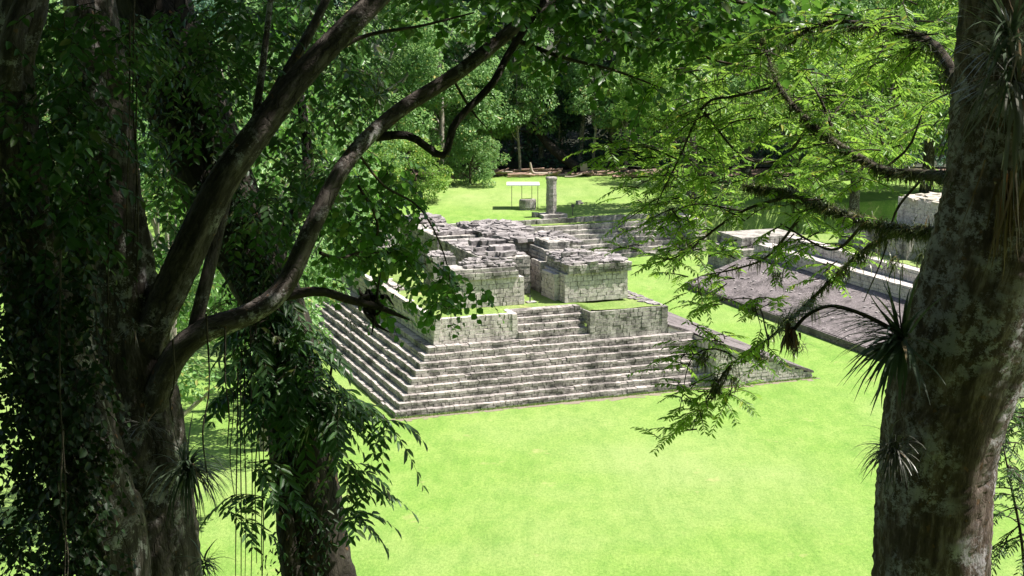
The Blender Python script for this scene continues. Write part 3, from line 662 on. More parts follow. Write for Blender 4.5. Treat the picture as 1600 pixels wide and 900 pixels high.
# ------------------------------------------------------------ far trees
gA = 'tall sunlit trees behind the far lawn'; gB = 'trees in the dark wood'; gC = 'bright trees behind the terrace on the right'; gD = 'trees left of the stepped platform'
tA = plant_tree(make_tree(24, 4, 7, 62, 330, .42, .4, crr=(1.2, 2.2)), 'broadleaf_tree', gp(600, 142), 'tall light green tree above the curved foreground limb, behind the left bushes', gA, M_bark_pale, M_lf_far)
tB = plant_tree(make_tree(22, 2.5, 6, 52, 330, .4, .3, crr=(1.1, 2.0)), 'broadleaf_tree', gp(692, 150), 'light green tree with foliage down to the lawn left of the log pile', gA, M_bark_pale, M_lf_far, 1)
again(tA, gp(515, 146), 2, 1.0, 'pale green tree between the two thick foreground limbs'); again(tB, gp(770, 160), 3.9, 1.0, 'light green tree with slim white trunk just left of the dark gap')
again(tA, gp(440, 152), 4, 1.1, 'tall green tree directly behind the thick slanting limb'); again(tB, gp(640, 165), .5, 1.25, 'taller pale tree rising behind the others near the top centre')
again(tB, gp(350, 150), 5.2, 1.1, 'green tree glimpsed left of the thick slanting limb'); again(tA, gp(240, 155), 1.2, 1.05, 'green tree glimpsed between the two thick left trunks')
again(tA, gp(110, 150), 3.2, 1.05, 'green tree glimpsed through the leaves at the far left')
# dark wood: tall trees whose crowns meet above
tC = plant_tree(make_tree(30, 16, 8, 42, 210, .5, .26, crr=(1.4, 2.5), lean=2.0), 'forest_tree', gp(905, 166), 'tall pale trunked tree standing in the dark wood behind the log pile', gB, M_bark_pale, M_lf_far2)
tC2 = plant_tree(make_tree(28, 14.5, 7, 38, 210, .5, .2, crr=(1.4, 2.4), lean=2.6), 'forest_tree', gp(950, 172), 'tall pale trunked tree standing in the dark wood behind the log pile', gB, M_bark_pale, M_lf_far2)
for i, (px, d) in enumerate([(800, 172), (845, 168), (875, 176), (925, 180), (985, 168), (1010, 178), (1050, 168), (1100, 176), (1160, 172), (1230, 170), (1300, 176), (1380, 172), (1460, 170), (1540, 176), (720, 178), (640, 182), (560, 176), (480, 180), (400, 172), (300, 180), (200, 174), (100, 178), (0, 172)]):
    again(tC if i % 2 else tC2, gp(px, d), random.uniform(0, 6), random.uniform(.9, 1.15), 'tall pale trunked tree standing in the dark wood behind the log pile' if 780 < px < 1010 else ('tall wood tree far behind the right hand terrace' if px > 1010 else 'tall wood tree far behind the left hand trees'))
tD = plant_tree(make_tree(13, 5.5, 3.6, 24, 260, .36, .16, crr=(.9, 1.5), lean=1.2), 'young_tree', gp(925, 160), 'smaller light crowned tree with forked pale trunk in front of the dark wood', gB, M_bark_pale, M_lf_far)
again(tD, gp(975, 159), 2, .9, 'smaller leafy tree at the right end of the log pile'); again(tD, gp(812, 158), 4, 1.0, 'slim tree with a bare white trunk at the left end of the dark wood', None)
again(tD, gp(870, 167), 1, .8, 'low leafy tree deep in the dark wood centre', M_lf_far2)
again(tB, gp(828, 171), 2.2, .95, 'leafy tree left of the dark gap, behind the slim white trunk', None, 1.1); again(tD, gp(1010, 163), 5, 1.35, 'light leafy tree right of the dark gap behind the log pile'); again(tB, gp(1075, 168), 1, .95, 'full green tree behind the thick trunked middle tree')
again(tD, gp(955, 166), 3.3, 1.25, 'pale crowned tree high in the right half of the dark gap')
G = Geo(); nC = 520
Cx = np.stack([rng.uniform(-95, 115, nC), rng.uniform(178, 205, nC), np.zeros(nC)], -1); Cx[:, 2] = ground_z(Cx[:, 0], Cx[:, 1])+rng.uniform(0, 1, nC)**1.2*30
clumps(G, Cx, rng.uniform(2, 3.6, nC), 150, .8, .4)
nC = 620; Cx = np.stack([rng.uniform(-80, 90, nC), rng.uniform(163, 180, nC), np.zeros(nC)], -1); Cx[:, 2] = ground_z(Cx[:, 0], Cx[:, 1])+rng.uniform(0, 1, nC)**1.5*(Cx[:, 1]-160)*.9+.4
clumps(G, Cx, rng.uniform(.9, 2.1, nC), 120, .42, .2)
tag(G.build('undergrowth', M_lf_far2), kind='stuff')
# bush at the left of the far lawn
bG = make_tree(5.6, .2, 3.6, 34, 240, .24, .12, crr=(.7, 1.2), nlimb=14)
bush = plant_tree(bG, 'round_bush', gp(652, 134), 'round yellow green bush on the far lawn under the forked branch', 'bushes on the far lawn', M_twig, M_lf_yel, cat='bush')
again(bush, gp(590, 133), 2, .95, 'yellow green bush half hidden by the rising limb'); again(bush, gp(735, 148), 3, .85, 'leafy green bush beside the left end of the log pile', M_lf_far)
again(bush, gp(520, 128), 1, 1.0, 'green bush seen through leaves left of the rising limb', M_lf_far)
# right hand trees
tE = plant_tree(make_tree(16, 5.2, 6.5, 56, 300, .34, .42, crr=(1.0, 1.8)), 'broadleaf_tree', gp(1078, 129), 'bright tree with thick grey trunk on the far lawn right of the stairs', gC, M_bark, M_lf_yel)
again(tE, gp(1235, 138), 2, 1.15, 'bright yellow green tree above the far end of the terrace walls'); again(tE, gp(1330, 130), 4, 1.15, 'yellow green tree directly above the reddish ruin')
again(tE, gp(1440, 142), 1, 1.3, 'bright tree just left of the right trunk, beyond the ruin'); again(tE, gp(1160, 150), 3, 1.2, 'pale green tree behind the middle tree with thick trunk', M_lf_far)
again(tE, gp(1545, 138), 5, 1.2, 'yellow green tree hidden behind the right trunk'); again(tE, gp(1300, 158), .4, 1.45, 'tall green tree rising behind the bright terrace trees', M_lf_far)
# trees just left of the platform
tF = plant_tree(make_tree(17, 5.5, 5.2, 52, 300, .26, .3, crr=(.9, 1.6)), 'broadleaf_tree', gp(462, 84), 'mid green tree with pale trunk beside the left side of the platform', gD, M_bark_pale, M_lf_far)
again(tF, gp(410, 73), 2.6, .95, 'tall green tree on the lawn directly behind the dark middle trunk', None, 1.12)
again(tF, gp(408, 66), .6, .8, 'leafy tree on the near lawn in line with the dark trunk, closest of its row', None, 1.1)
again(tF, gp(262, 56), 4.2, .92, 'leafy tree on the near lawn hidden behind the big grey trunk', None, 1.12)
again(tF, gp(375, 92), 2, 1.0, 'mid green tree behind the dark middle trunk'); again(tF, gp(300, 112), 4, 1.1, 'green tree on the left lawn seen under the thick slanting limb', M_lf_far2)
again(tF, gp(545, 112), 3, .78, 'small green tree behind the far left corner of the platform'); again(tF, gp(95, 118), 1, 1.0, 'green tree on the left lawn seen between the left trunks')

# log pile
for i in range(62):
    px = 695+i*5.0+random.uniform(-6, 6); d = random.uniform(154.6, 157.5); p = gp(px, d); e = empty('felled_log', p, 'cut log lying in the brown pile along the edge of the far lawn', 'log', 'felled logs along the wood edge')
    L_ = random.uniform(.8, 3.0); r = random.uniform(.08, .17); a = random.uniform(-.5, .5)
    G = Geo(); z = r*.9+random.choice((0, 0, .2, .4)); G.add(tube([p+np.array([-L_/2*math.cos(a), -L_/2*math.sin(a), z]), p+np.array([0, 0, z+random.uniform(-.05, .1)]), p+np.array([L_/2*math.cos(a), L_/2*math.sin(a), z+random.uniform(-.1, .3)])], [r, r*.95, r*.8], 8, .4, .08)); G.build('log', M_log if random.random() < .75 else M_logpale, e, True)
p = gp(905, 157); e = empty('fallen_trunk', p, 'thick dark fallen trunk with a pale cut end leaning out of the wood', 'fallen trunk')
G = Geo(); G.add(tube([p+np.array([-5.5, 4, 5.5]), p+np.array([-2.8, 2, 2.6]), p+np.array([0, 0, .5])], [.3, .5, .55], 10, .4, .1)); G.build('trunk', M_bark_dark, e, True)
m_ = MB(); m_.obox((.35, -.55, .95), (.75, .2, .75), .2, .08); m_.build('cut_end', M_logpale, e)
p = gp(832, 156); e = empty('forked_log', p, 'pale bleached forked log at the front of the pile', 'log')
G = Geo(); G.add(tube([p+np.array([-.3, 0, 1.5]), p+np.array([0, 0, .4]), p+np.array([1, 0, .3]), p+np.array([2.6, .2, .25])], [.1, .16, .18, .16], 8, .3, .08)); G.build('log', M_logpale, e, True)

# ------------------------------------------------------------ near trees
def near(name, px, py, d, label):
    p = at(px, py, d); p[2] = float(ground_z(np.array(p[0]), np.array(p[1])))-.1
    return empty(name, p, label, 'tree', 'big trees framing the view')
# --- T1: the big grey trunk at the left
T1 = near('framing_tree', 245, 1300, 10, 'big grey barked tree at left with two limbs sweeping up to the right')
G = Geo(); limb(G, (262, 1650, 10, .55), (250, 1300, 10, .42), (245, 900, 10, .31), (222, 700, 10, .30), (204, 560, 10, .25), (192, 440, 10, .2), (178, 300, 10, .165), (165, 150, 10, .17), (140, 0, 10, .165), (120, -200, 10.2, .14), (150, -520, 10.4, .1), seg=52, rough=.085, ridge=.08, step=.028)
limb(G, (300, 1500, 9.9, .3), (268, 900, 9.86, .12), (258, 740, 9.9, .09), (245, 600, 9.97, .05), seg=20, rough=.14, step=.04)
limb(G, (190, 1500, 9.8, .3), (190, 900, 9.75, .1), (180, 650, 9.85, .09), (165, 500, 9.95, .05), seg=16, rough=.08); G.build('trunk', M_bark, T1, True)
G = Geo(); L1 = limb(G, (215, 600, 10, .13), (236, 515, 9.9, .112), (290, 400, 9.85, .11), (345, 290, 9.9, .102), (410, 200, 10, .096), (480, 110, 10.2, .086), (590, -5, 10.5, .078), (720, -140, 11, .07), (860, -300, 11.5, .04), seg=32, rough=.1, ridge=.07, step=.025)
limb(G, (392, 245, 10, .03), (400, 180, 10.1, .03), (412, 90, 10.2, .025), (425, -20, 10.3, .02)); limb(G, (385, 235, 10.3, .05), (440, 130, 10.7, .045), (500, 20, 11, .035), (540, -80, 11.3, .03)); G.build('limb', M_bark, T1, True)
G = Geo(); L2 = limb(G, (225, 680, 9.9, .1), (262, 575, 9.8, .085), (310, 522, 9.75, .078), (400, 485, 9.8, .07), (448, 440, 9.9, .068), (490, 350, 10, .06), (545, 250, 10.2, .055), (620, 176, 10.5, .054), (720, 110, 10.8, .05), (840, 12, 11.2, .045), (960, -90, 11.6, .035), seg=26, rough=.1, ridge=.06, step=.025)
limb(G, (300, 530, 9.8, .05), (322, 440, 9.9, .045), (345, 345, 10.1, .04), (372, 240, 10.4, .03)); G.build('limb', M_bark, T1, True)
G = Geo(); La = limb(G, (440, 462, 9.9, .04), (500, 455, 10, .032), (545, 468, 10.1, .03), (592, 480, 10.2, .026), (640, 500, 10.3, .006), seg=9)
for q in range(16):
    p = at(583+random.uniform(-14, 16), 478+random.uniform(-14, 18), 10.2); G.add(tube([p, p+rng.normal(0, .035, 3), p+rng.normal(0, .07, 3)], [.02, .014, .003], 5, .03, .1))
G.build('branch', M_bark_dark, T1, True)
G = Geo(); Lb = limb(G, (588, 214, 10.4, .035), (640, 213, 10.4, .03), (692, 243, 10.4, .026), (712, 192, 10.5, .03), (768, 132, 10.6, .028), (796, 82, 10.8, .028), (850, 0, 11, .026), seg=10)
G.build('branch', M_bark_dark, T1, True)
thin = []; G = Geo()
for pts in [((560, 290, 10.5, .012), (590, 350, 10.7, .01), (580, 420, 10.9, .007), (600, 470, 11, .003)), ((500, 395, 10.1, .014), (530, 405, 10.4, .012), (560, 395, 10.6, .01), (620, 395, 10.8, .006)),
            ((700, 110, 10.9, .012), (735, 170, 11, .01), (765, 205, 11.1, .002)), ((560, 240, 10.6, .01), (600, 290, 10.8, .01), (660, 330, 11, .008), (700, 420, 11.2, .005), (705, 520, 11.3, .003)),
            ((830, 20, 11.2, .03), (920, 45, 11.2, .022), (1020, 60, 11.2, .016), (1120, 95, 11.2, .01), (1210, 110, 11.2, .005)), ((800, 60, 11, .02), (880, 90, 11, .014), (960, 110, 11, .01), (1040, 140, 11, .005)), ((900, -60, 11.4, .03), (1040, -20, 11.4, .022), (1180, 10, 11.4, .014), (1290, 60, 11.4, .008)),
            ((470, 120, 10.4, .02), (560, 60, 10.8, .016), (660, 40, 11, .01), (740, 20, 11.2, .006))]:
    G = Geo(); thin.append(limb(G, *pts, seg=6)); G.build('branch', M_twig, T1, True)
GL, GT = Geo(), Geo()                     # round leaves hanging in front of the platform
P = blob([(592, 360, 58, 42, 10.3, 12, 46), (555, 320, 55, 55, 10.4, 12, 45), (630, 392, 34, 30, 10.5, 12, 24), (665, 425, 30, 20, 10.8, 12, 16), (545, 410, 40, 30, 10.6, 12, 8), (683, 480, 10, 30, 11, 11.6, 7), (610, 480, 24, 16, 10.8, 11.8, 8), (700, 440, 30, 10, 11, 12, 9), (610, 290, 40, 30, 10.6, 12, 18), (745, 455, 20, 8, 11.4, 11.8, 5), (590, 240, 40, 20, 11, 12, 8)])
sprays(GL, GT, P, hdir(len(P), .35, (.1, 0, -.1)), rng.uniform(.1, .24, len(P)), 6, .08, .062, .5, w1=.55, w2_=.5)
P = np.vstack([along(thin[3], 14, .3), along(thin[1], 16), along(thin[0], 12)]); sprays(GL, GT, P, hdir(len(P), .4), .18, 6, .08, .06, .5)
GL.build('foliage', M_lf_round, T1); tag(GT.build('twigs', M_twig, T1), kind='stuff')
GL, GT = Geo(), Geo()                     # hanging canopy along the top
P = blob([(700, -20, 90, 30, 10.5, 12.5, 50), (860, -18, 90, 50, 10, 12.5, 130), (950, -3, 90, 55, 10, 12.5, 150), (1060, 12, 80, 55, 10, 12.5, 130), (1150, 12, 70, 60, 10, 12, 90), (1230, 12, 50, 60, 10, 12, 60), (1240, 82, 25, 25, 10, 11, 10), (900, 42, 60, 25, 10.5, 12, 30), (1000, 57, 60, 25, 10.5, 12, 22), (760, 20, 50, 30, 10.8, 12, 24), (830, 92, 14, 22, 11, 11.5, 4), (930, -78, 330, 40, 9, 12.5, 260), (640, 20, 60, 30, 11, 12.5, 14), (1310, 2, 40, 60, 10, 11.5, 24)], .5)
sprays(GL, GT, P, hdir(len(P), .2, (.1, 0, 0)), rng.uniform(.14, .32, len(P)), 8, .10, .07, .4, w1=.52, w2_=.45)
for tt in (4, 5, 6): P = along(thin[tt], 14); sprays(GL, GT, P, hdir(len(P), .4), .35, 9, .1, .068, .45)
GL.build('foliage', M_lf_canopy, T1); tag(GT.build('twigs', M_twig, T1), kind='stuff')
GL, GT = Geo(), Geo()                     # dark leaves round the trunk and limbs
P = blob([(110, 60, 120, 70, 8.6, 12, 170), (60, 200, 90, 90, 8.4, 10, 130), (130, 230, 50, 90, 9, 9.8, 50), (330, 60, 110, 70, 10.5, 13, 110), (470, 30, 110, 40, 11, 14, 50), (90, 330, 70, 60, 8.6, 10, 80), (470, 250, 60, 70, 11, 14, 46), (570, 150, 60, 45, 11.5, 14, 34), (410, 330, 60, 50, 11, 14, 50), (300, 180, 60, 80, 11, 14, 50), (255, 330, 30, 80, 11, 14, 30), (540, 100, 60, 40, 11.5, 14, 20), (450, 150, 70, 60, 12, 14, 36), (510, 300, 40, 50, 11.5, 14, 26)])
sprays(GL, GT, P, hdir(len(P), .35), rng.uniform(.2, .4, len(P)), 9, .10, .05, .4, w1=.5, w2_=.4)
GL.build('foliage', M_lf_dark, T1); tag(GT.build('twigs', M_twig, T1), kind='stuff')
# --- T0: ivy covered tree at the far left edge
T0 = near('ivy_clad_tree', 160, 1300, 9, 'dark leaning tree smothered in ivy at the far left edge')
G = Geo(); limb(G, (200, 1500, 9.2, .4), (178, 900, 9.1, .22), (150, 780, 9, .22), (112, 650, 9, .22), (78, 520, 9, .2), (45, 400, 9, .17), (25, 250, 9, .15), (15, 100, 9, .13), (40, -20, 9, .13), (60, -300, 9, .1), seg=28, rough=.08, ridge=.12, step=.04)
limb(G, (260, 1500, 9.2, .3), (200, 900, 9.1, .1), (176, 770, 8.95, .075), (160, 690, 8.9, .07), (140, 600, 8.95, .05), seg=14, rough=.12); limb(G, (100, 640, 9.1, .1), (118, 520, 9.3, .1), (128, 400, 9.4, .09), (150, 200, 9.6, .08), (130, 0, 9.7, .07), seg=14)
limb(G, (15, 140, 8.8, .07), (20, 60, 8.8, .07), (45, -10, 8.9, .06), (80, -90, 9, .05), seg=14); G.build('trunk', M_bark, T0, True)
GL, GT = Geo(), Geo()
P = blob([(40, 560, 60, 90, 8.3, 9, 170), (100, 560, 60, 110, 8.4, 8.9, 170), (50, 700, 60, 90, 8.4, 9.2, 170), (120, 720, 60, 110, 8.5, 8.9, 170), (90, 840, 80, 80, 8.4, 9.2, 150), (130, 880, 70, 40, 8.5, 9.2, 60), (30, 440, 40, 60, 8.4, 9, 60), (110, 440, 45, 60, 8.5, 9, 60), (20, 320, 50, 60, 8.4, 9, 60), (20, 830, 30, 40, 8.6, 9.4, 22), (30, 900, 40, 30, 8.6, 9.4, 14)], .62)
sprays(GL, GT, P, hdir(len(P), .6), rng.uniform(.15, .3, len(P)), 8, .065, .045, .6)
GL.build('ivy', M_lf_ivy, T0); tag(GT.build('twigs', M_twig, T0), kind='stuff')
# --- T2: dark trunk in the middle left
T2 = near('shaded_tree', 500, 1300, 13, 'dark epiphyte covered tree leaning left behind the big grey trunk')
G = Geo(); limb(G, (560, 1500, 13, .5), (520, 1000, 13, .33), (500, 900, 13, .3), (472, 720, 13, .27), (452, 580, 13, .26), (430, 480, 13, .25), (390, 395, 13, .27), (335, 280, 13, .3), (280, 140, 13.2, .32), (230, 0, 13.4, .32), (180, -160, 13.6, .28), (150, -420, 14, .2), seg=28, rough=.09, ridge=.14, step=.05)
limb(G, (490, 1000, 12.8, .12), (455, 880, 12.7, .09), (435, 700, 12.7, .06), (428, 600, 12.75, .04), seg=12); limb(G, (420, 470, 13, .1), (440, 380, 13.2, .07), (480, 280, 13.5, .06), (470, 150, 13.8, .04), seg=12)
limb(G, (500, 770, 12.9, .02), (530, 700, 12.8, .018), (515, 620, 12.7, .015), (520, 560, 12.7, .01), seg=6); G.build('trunk', M_bark_dark, T2, True)
GL, GT = Geo(), Geo()
P = blob([(440, 530, 45, 40, 12, 13.4, 16), (495, 600, 36, 24, 12, 13.4, 10), (555, 620, 30, 16, 12, 13, 7), (435, 560, 40, 50, 12, 12.8, 10), (470, 610, 45, 30, 12, 12.8, 9), (510, 645, 36, 16, 12, 12.8, 4), (600, 655, 10, 8, 12, 12.6, 1), (375, 610, 22, 18, 12, 12.8, 3), (540, 720, 20, 12, 12, 12.6, 4), (565, 750, 16, 12, 12, 12.6, 2), (545, 800, 14, 10, 12, 12.6, 2), (400, 470, 50, 40, 12, 13, 10), (465, 510, 20, 16, 12, 13, 3), (385, 730, 18, 8, 11.5, 12, 3), (415, 770, 16, 12, 12, 12.6, 3), (345, 800, 14, 8, 11.5, 12, 2)], .85)
rosette(GL, GT, P, hdir(len(P), .3, (.3, -.1, 0)), rng.uniform(.12, .3, len(P)), 4, .34, 6, .15, .046, .6, ldroop=.14, jit=.14, ang=.7)
GL.build('foliage', M_lf_dark, T2); tag(GT.build('twigs', M_twig, T2), kind='stuff')
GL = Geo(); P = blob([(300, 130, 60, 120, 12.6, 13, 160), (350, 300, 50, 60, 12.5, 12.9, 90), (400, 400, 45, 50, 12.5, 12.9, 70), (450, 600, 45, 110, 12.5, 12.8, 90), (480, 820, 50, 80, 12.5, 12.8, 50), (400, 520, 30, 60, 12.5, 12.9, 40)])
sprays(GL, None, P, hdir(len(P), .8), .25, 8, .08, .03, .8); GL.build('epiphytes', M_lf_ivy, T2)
GL, GT = Geo(), Geo()                     # its own medium green leafage behind
P = blob([(480, 200, 90, 100, 15, 20, 60), (545, 280, 55, 55, 14, 18, 32), (440, 60, 110, 60, 15, 20, 40), (300, 330, 90, 90, 14, 18, 60), (250, 240, 60, 80, 14, 18, 36), (400, 420, 60, 50, 14, 17, 34), (300, 460, 50, 40, 14, 17, 18)])
sprays(GL, GT, P, hdir(len(P), .3), rng.uniform(.3, .5, len(P)), 10, .12, .06, .4); GL.build('foliage', M_lf_round, T2); tag(GT.build('twigs', M_twig, T2), kind='stuff')
for tr, lst in ((T2, [(372, 500, 930), (378, 520, 930), (384, 500, 920), (391, 540, 960), (398, 500, 880), (404, 560, 950), (366, 560, 800), (412, 600, 940)]), (T1, [(352, 540, 700), (322, 520, 760), (203, 60, 460), (210, 20, 420), (214, 100, 470), (148, 440, 900), (170, 300, 620), (270, 560, 660)]), (T0, [(95, 420, 960), (99, 700, 960)])):
    for (x, y0, y1) in lst:
        d = {T2.name: 12.2, T1.name: 9.4, T0.name: 8.2}[tr.name]+random.uniform(-.1, .1); G = Geo(); G.add(tube([at(x, y0-30, d), at(x+random.uniform(-6, 6), y0*.65+y1*.35, d), at(x+random.uniform(-8, 8), y0*.35+y1*.65, d), at(x+random.uniform(-5, 5), y1, d)], [.007, .005, .0055, .003], 5, .08, .2)); G.build('aerial_root', M_twig, tr, True)
# --- T3: lichen trunk at the right
T3 = near('lichen_tree', 1452, 1300, 7, 'thick lichen spotted trunk at the right edge, leaning right, with mossy branches')
G = Geo(); limb(G, (1430, 1700, 7, .42), (1448, 1200, 7, .31), (1455, 900, 7, .27), (1466, 720, 7, .272), (1490, 600, 7, .3), (1522, 500, 7, .315), (1550, 420, 7, .315), (1580, 300, 7, .31), (1592, 150, 7, .3), (1600, 0, 7, .285), (1612, -200, 7, .26), (1600, -600, 7, .2), seg=64, rough=.06, ridge=.05, step=.022)
limb(G, (1530, 1300, 7.05, .12), (1526, 900, 7, .062), (1528, 760, 7, .055), (1545, 640, 7, .04), seg=14); G.build('trunk', M_bark_right, T3, True)
BR = []
for pts in [((1500, 278, 6.9, .04), (1430, 272, 7.5, .038), (1380, 266, 8, .036), (1332, 240, 8.5, .034), (1282, 205, 9, .03), (1240, 165, 9.3, .022), (1215, 130, 9.6, .018), (1190, 60, 10, .008)),
            ((1505, 170, 7, .045), (1478, 95, 7.5, .04), (1440, 60, 8, .034), (1370, 42, 8.5, .028), (1290, 36, 9, .02), (1220, 70, 9.5, .008)),
            ((1490, 360, 7, .034), (1420, 360, 7.6, .034), (1350, 345, 8.3, .034), (1280, 320, 9, .03), (1230, 300, 9.4, .02), (1160, 290, 9.8, .008)),
            ((1425, 362, 7.7, .02), (1375, 375, 8.1, .019), (1330, 408, 8.5, .017), (1260, 475, 8.9, .014), (1200, 530, 9.2, .011), (1140, 572, 9.4, .008), (1110, 620, 9.6, .005), (1080, 665, 9.7, .003))]:
    G = Geo(); BR.append(limb(G, *[(a, b, c, r*.72) for a, b, c, r in pts], seg=10, rough=.16)); G.build('branch', M_twig, T3, True)
G = Geo(); TW = []
for pts in [((1215, 135, 9.6, .012), (1150, 150, 9.8, .01), (1100, 165, 10, .009), (1060, 250, 10.2, .007), (1020, 330, 10.4, .004)), ((1100, 175, 10, .008), (1160, 245, 9.9, .008), (1220, 250, 9.7, .01), (1262, 200, 9.2, .01)), ((1240, 305, 9.3, .012), (1160, 330, 9.8, .01), (1090, 380, 10, .007), (1040, 430, 10.2, .003)),
            ((1150, 560, 9.4, .006), (1120, 545, 9.5, .006), (1080, 560, 9.6, .004), (1062, 640, 9.7, .003)), ((1140, 572, 9.4, .006), (1130, 600, 9.5, .005), (1100, 640, 9.6, .003)), ((1250, 340, 9.2, .012), (1200, 400, 9.5, .008), (1150, 420, 9.8, .006), (1100, 430, 10, .003)), ((1300, 200, 9, .01), (1280, 150, 9.2, .008), (1260, 120, 9.4, .004)),
            ((1380, 265, 8, .008), (1420, 230, 8, .007), (1440, 180, 8, .005)), ((1200, 530, 9.2, .006), (1180, 470, 9.4, .005), (1120, 470, 9.6, .003)), ((1060, 250, 10.2, .006), (1010, 230, 10.3, .005), (960, 235, 10.4, .003)), ((1160, 330, 9.8, .006), (1080, 320, 10, .005), (1010, 360, 10.2, .003)),
            ((1350, 350, 8.3, .01), (1300, 390, 8.7, .008), (1220, 350, 9.2, .006)), ((1440, 280, 7.5, .008), (1400, 330, 7.8, .007), (1380, 400, 8, .005), (1350, 470, 8.2, .003))]:
    G = Geo(); TW.append(limb(G, *pts, seg=6, rough=.12)); G.build('branch', M_twig, T3, True)
GL, GT = Geo(), Geo()
P = np.vstack([along(BR[0], 26, .3), along(BR[1], 30, .25), along(BR[2], 7, .4), along(BR[3], 4, .6), along(TW[0], 14, .2), along(TW[1], 4), along(TW[2], 8, .2), along(TW[3], 8, .3), along(TW[4], 5, .3), along(TW[5], 7, .6), along(TW[6], 12), along(TW[8], 5, .3), along(TW[9], 10, .3), along(TW[10], 10, .3), along(TW[11], 12)])
P = P+rng.normal(0, .05, P.shape)
Q = blob([(1150, 130, 90, 60, 9.5, 13, 70), (1250, 200, 90, 80, 9.5, 13, 70), (1350, 150, 90, 90, 9, 13, 90), (1430, 120, 60, 100, 8.5, 12, 60), (1100, 250, 70, 60, 10, 13, 50), (1050, 290, 60, 50, 10, 12, 30), (1160, 290, 70, 30, 10, 13, 22), (1090, 390, 50, 20, 10, 12, 16), (1150, 360, 50, 20, 9.5, 12, 8), (1390, 190, 70, 40, 9, 12, 24), (1300, 260, 60, 20, 10, 12, 14), (1320, 60, 90, 50, 10, 14, 50), (1430, 40, 50, 50, 9, 13, 40), (1080, 440, 20, 10, 10, 11, 3), (1010, 390, 20, 20, 10, 11, 5), (1100, 530, 50, 30, 9.5, 10, 16), (1090, 650, 40, 10, 9.6, 9.8, 6), (990, 230, 30, 20, 10, 11, 7), (1020, 320, 40, 40, 10, 11.5, 14)], .42)
P = np.vstack([P, Q])
rosette(GL, GT, P, hdir(len(P), .1, (-.35, .1, 0)), rng.uniform(.12, .3, len(P)), 3, .2, 9, .064, .018, .22, ldroop=.12, jit=.2)
GL.build('foliage', M_lf_bright, T3); tag(GT.build('twigs', M_twig, T3), kind='stuff')
GL = Geo()                                # moss and small air plants on the branches
for b, n, lo in ((BR[0], 260, 0), (BR[1], 200, 0), (BR[2], 520, 0), (BR[3], 190, .1), (TW[5], 20, 0), (TW[3], 14, 0), (TW[0], 25, 0), (TW[2], 20, 0)):
    P = along(b, n, lo); P = np.repeat(P, 9, 0)+rng.normal(0, .014, (n*9, 3)); GL.add(blades(P, rnd_dir(len(P))-UP*.5, rng.uniform(.03, .08, len(P)), .005, 1.0, 3))
for (x, y, d) in [(1245, 540, 8.9), (1225, 500, 9), (1190, 555, 9.2), (1175, 480, 9.3), (1150, 590, 9.4), (1270, 480, 8.9), (1320, 420, 8.5), (1345, 400, 8.3), (1400, 410, 8), (1380, 370, 8), (1440, 395, 7.6), (1100, 560, 9.5), (1120, 590, 9.5), (1215, 430, 9.2), (1050, 330, 10.3), (1240, 305, 9.3), (1070, 375, 10), (1200, 110, 9.6)]:
    P = np.repeat(at(x, y, d)[None], 60, 0)+rng.normal(0, .02, (60, 3)); GL.add(blades(P, rnd_dir(60)-UP*.3, rng.uniform(.04, .11, 60), .006, 1.2, 4))
GL.build('moss', M_moss, T3)
# unseen crowns of the near trees above the frame, shaped to shade the trunks
for tr, mt, (c, r), n, L in ((T1, M_lf_dark, ((-2.1, 9.5, 24.8), (5.8, 6.5, 2.4)), 230, .17), (T0, M_lf_dark, ((-8, 8.0, 25.5), (5, 6, 3.0)), 120, .17), (T2, M_lf_dark, ((-4.5, 16, 26), (5.0, 5, 2.8)), 120, .17), (T3, M_lf_dark, ((3.9, 4.0, 25.2), (3.3, 4.6, 2.3)), 120, .15)):
    Cc = np.array(c)+rnd_dir(n)*(rng.uniform(0, 1, (n, 1))**.4)*np.array(r); G = Geo(); clumps(G, Cc, rng.uniform(.9, 1.5, n), 260, L, L*.55); G.build('crown', mt, tr)
G = Geo()
for tr, (x, y, z) in ((T1, at(150, -520, 10.4)), (T3, at(1600, -600, 7)), (T2, at(150, -420, 14)), (T0, at(60, -300, 9))):
    G = Geo()
    for q in range(7):
        a = q*.9; tip = np.array([x, y, z])+np.array([3*math.cos(a), 3*math.sin(a), 3.5]); G.add(tube([(x, y, z-.6), (np.array([x, y, z])+tip)/2+rng.normal(0, .3, 3), tip], [.1, .07, .02], 8, .2, .08))
    G.build('limb', M_bark_dark, tr, True)
# unseen trees added on the hill behind the camera to block sky light
tH = make_tree(15, 2.5, 6, 70, 240, .3, .35, crr=(1.1, 2.0))
b0 = plant_tree(tH, 'sky_blocking_tree', (-7, -5, 18.3), 'unseen leafy tree added behind the viewpoint to block sky light', 'unseen trees added to block sky behind the viewpoint', M_bark_dark, M_lf_dark)
for (x, y) in ((5, -6), (-1, -11), (-16, -3), (14, -4), (-10, -14), (9, -15)):
    again(b0, (x, y, float(ground_z(np.array(float(x)), np.array(float(y))))-.1), random.uniform(0, 6), random.uniform(.9, 1.15), 'unseen leafy tree added behind the viewpoint to block sky light')

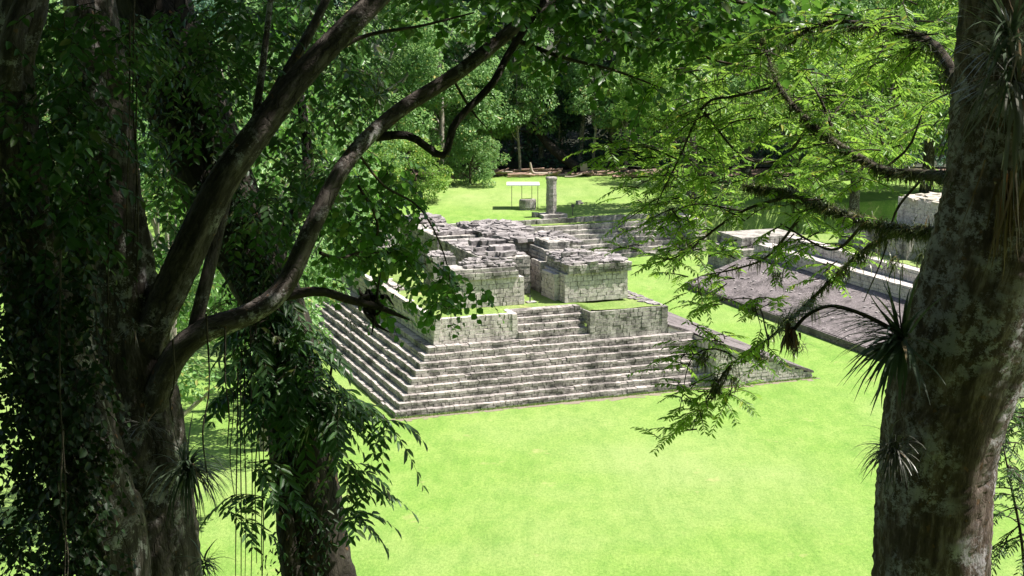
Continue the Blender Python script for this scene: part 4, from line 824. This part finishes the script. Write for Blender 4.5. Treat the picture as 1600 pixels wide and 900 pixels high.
# ------------------------------------------------------------ bromeliads and air plants
def brom(px, py, d, n, L, W, bias, droop, m, label, name='bromeliad', cone=1.0, seg=6):
    p = at(px, py, d); e = empty(name, p, label, 'bromeliad')
    D = nrmz(rnd_dir(n)*cone+np.array(bias)); G = Geo(); P = np.repeat(p[None], n, 0)+D*.02+rng.normal(0, .012, (n, 3))
    G.add(blades(P, D, L*rng.uniform(.45, 1.15, n), W, droop*rng.uniform(.6, 1.4, n), seg)); G.build('leaves', m, e); return e, p
e, p = brom(1410, 532, 6.72, 130, .33, .024, (-.75, -.3, .12), .8, M_brom, 'dark spiky bromeliad on the left side of the right trunk, with a long arching flower stalk')
e['label'] = 'dark spiky bromeliad on the right trunk with a long arching flower stalk'
G = Geo(); st = [at(1405, 520, 6.7), at(1350, 492, 6.7), at(1300, 478, 6.72), at(1262, 492, 6.75), at(1236, 520, 6.75)]; G.add(tube(st, [.01, .009, .008, .008, .01], 7, .03, .1)); G.build('flower_stalk', M_twig, e, True)
GL = Geo(); P = along(st, 90, .05, .95); GL.add(blades(P, rnd_dir(90)*.35+np.array([-1, 0, .1]), rng.uniform(.1, .26, 90), .011, .5, 5)); GL.build('stalk_leaves', M_brom, e)
GL = Geo(); c = at(1236, 512, 6.75); P = np.repeat(c[None], 70, 0)+rng.normal(0, 1, (70, 3))*np.array([.014, .014, .02]); GL.add(blades(P+np.array([0, 0, -.05])*rng.uniform(0, 1, (70, 1)), rnd_dir(70)*.55-UP, rng.uniform(.04, .11, 70), .012, .6, 4)); GL.build('withered_flower_head', M_dry, e)
brom(1396, 705, 6.7, 130, .2, .008, (-.4, -.5, .25), 1.5, M_gray_brom, 'wiry grey air plant low on the left side of the right trunk', 'air_plant')
e, p = brom(1590, 130, 6.6, 110, .62, .014, (-.45, -.35, .05), 1.7, M_gray_brom, 'large shaggy bromeliad with long grey drooping leaves high on the right trunk', seg=9)
GL = Geo(); P = np.repeat(at(1572, 280, 6.62)[None], 60, 0)+rng.normal(0, .04, (60, 3)); GL.add(blades(P, rnd_dir(60)*.25-UP, rng.uniform(.15, .42, 60), .014, .2, 5)); GL.build('dead_leaves', M_dry, e)
brom(1580, 60, 6.6, 60, .5, .015, (-.5, -.3, .3), 1.3, M_brom, 'green grey bromeliad at the top of the right trunk, above the shaggy one')
brom(292, 735, 9.5, 150, .42, .014, (.4, -.3, .45), 2.2, M_brom, 'arching dark bromeliad on the right side of the big grey trunk')
brom(228, 662, 9.55, 34, .18, .008, (0, -.4, .1), .9, M_gray_brom, 'small star shaped air plant on the front of the big grey trunk', 'air_plant')
brom(208, 512, 9.6, 26, .13, .006, (0, -.4, .1), .9, M_gray_brom, 'tiny air plant on the big grey trunk below the limb fork', 'air_plant')
brom(318, 880, 9.5, 40, .2, .014, (.5, -.3, .2), 1.2, M_brom, 'low bromeliad at the bottom edge beside the big grey trunk')
brom(590, 148, 11.1, 40, .13, .008, (0, 0, .1), .8, M_moss, 'small dark air plant on a thin twig above the curved limb', 'air_plant')
brom(545, 500, 10.1, 30, .1, .007, (0, 0, -.1), .8, M_moss, 'small tuft under the end of the broken low branch', 'air_plant')
# thin sapling at the right edge, weeds below
p = at(1600, 1150, 8); p[2] = float(ground_z(np.array(p[0]), np.array(p[1]))); e = empty('sapling', p, 'thin sapling with feathery leaves right of the lichen trunk', 'sapling')
G = Geo(); L_ = limb(G, (1605, 1500, 8, .02), (1603, 1000, 8, .012), (1598, 860, 8, .009), (1580, 760, 8, .007), (1568, 700, 8, .004), seg=6); G.build('stem', M_twig, e, True)
GL, GT = Geo(), Geo(); P = np.vstack([along(L_, 26, .45), blob([(1590, 640, 25, 60, 8.5, 10, 26), (1595, 780, 15, 60, 8, 9, 8)])]); rosette(GL, GT, P, hdir(len(P), .1), .15, 4, .17, 9, .05, .011, .3); GL.build('foliage', M_lf_dark, e); tag(GT.build('twigs', M_twig, e), kind='stuff')


# ------------------------------------------------------------ tufts along the foot of the steps
G = Geo()
q = 12000; uu_ = rng.uniform(0, 24.3, q); vv_ = -.04-np.abs(rng.normal(0, .1, q))-.24*(uu_ > 18); P = ORG+UU*uu_[:, None]+VV*vv_[:, None]
G.add(blades(P, rnd_dir(q)*.5+UP, rng.uniform(.04, .13, q), .016, .5, 2))
tag(G.build('grass_blades', M_grass), kind='stuff')
m_ = MB()
for i in range(300):
    u_ = random.uniform(-.2, 24.2); v_ = -.02-abs(random.gauss(0, .2))-.24*(u_ > 18); m_.obox((u_, v_, .004), (random.uniform(.2, .9), random.uniform(.1, .3), .014+.0001*(i % 50)), random.uniform(-.3, .3), .3, .01)
fo = m_.build('worn_soil_edge', plain('worn_soil', (.2, .165, .12), .95), None); fo.location = [float(c) for c in ORG]; fo.rotation_euler = (0, 0, A21); tag(fo, kind='structure')
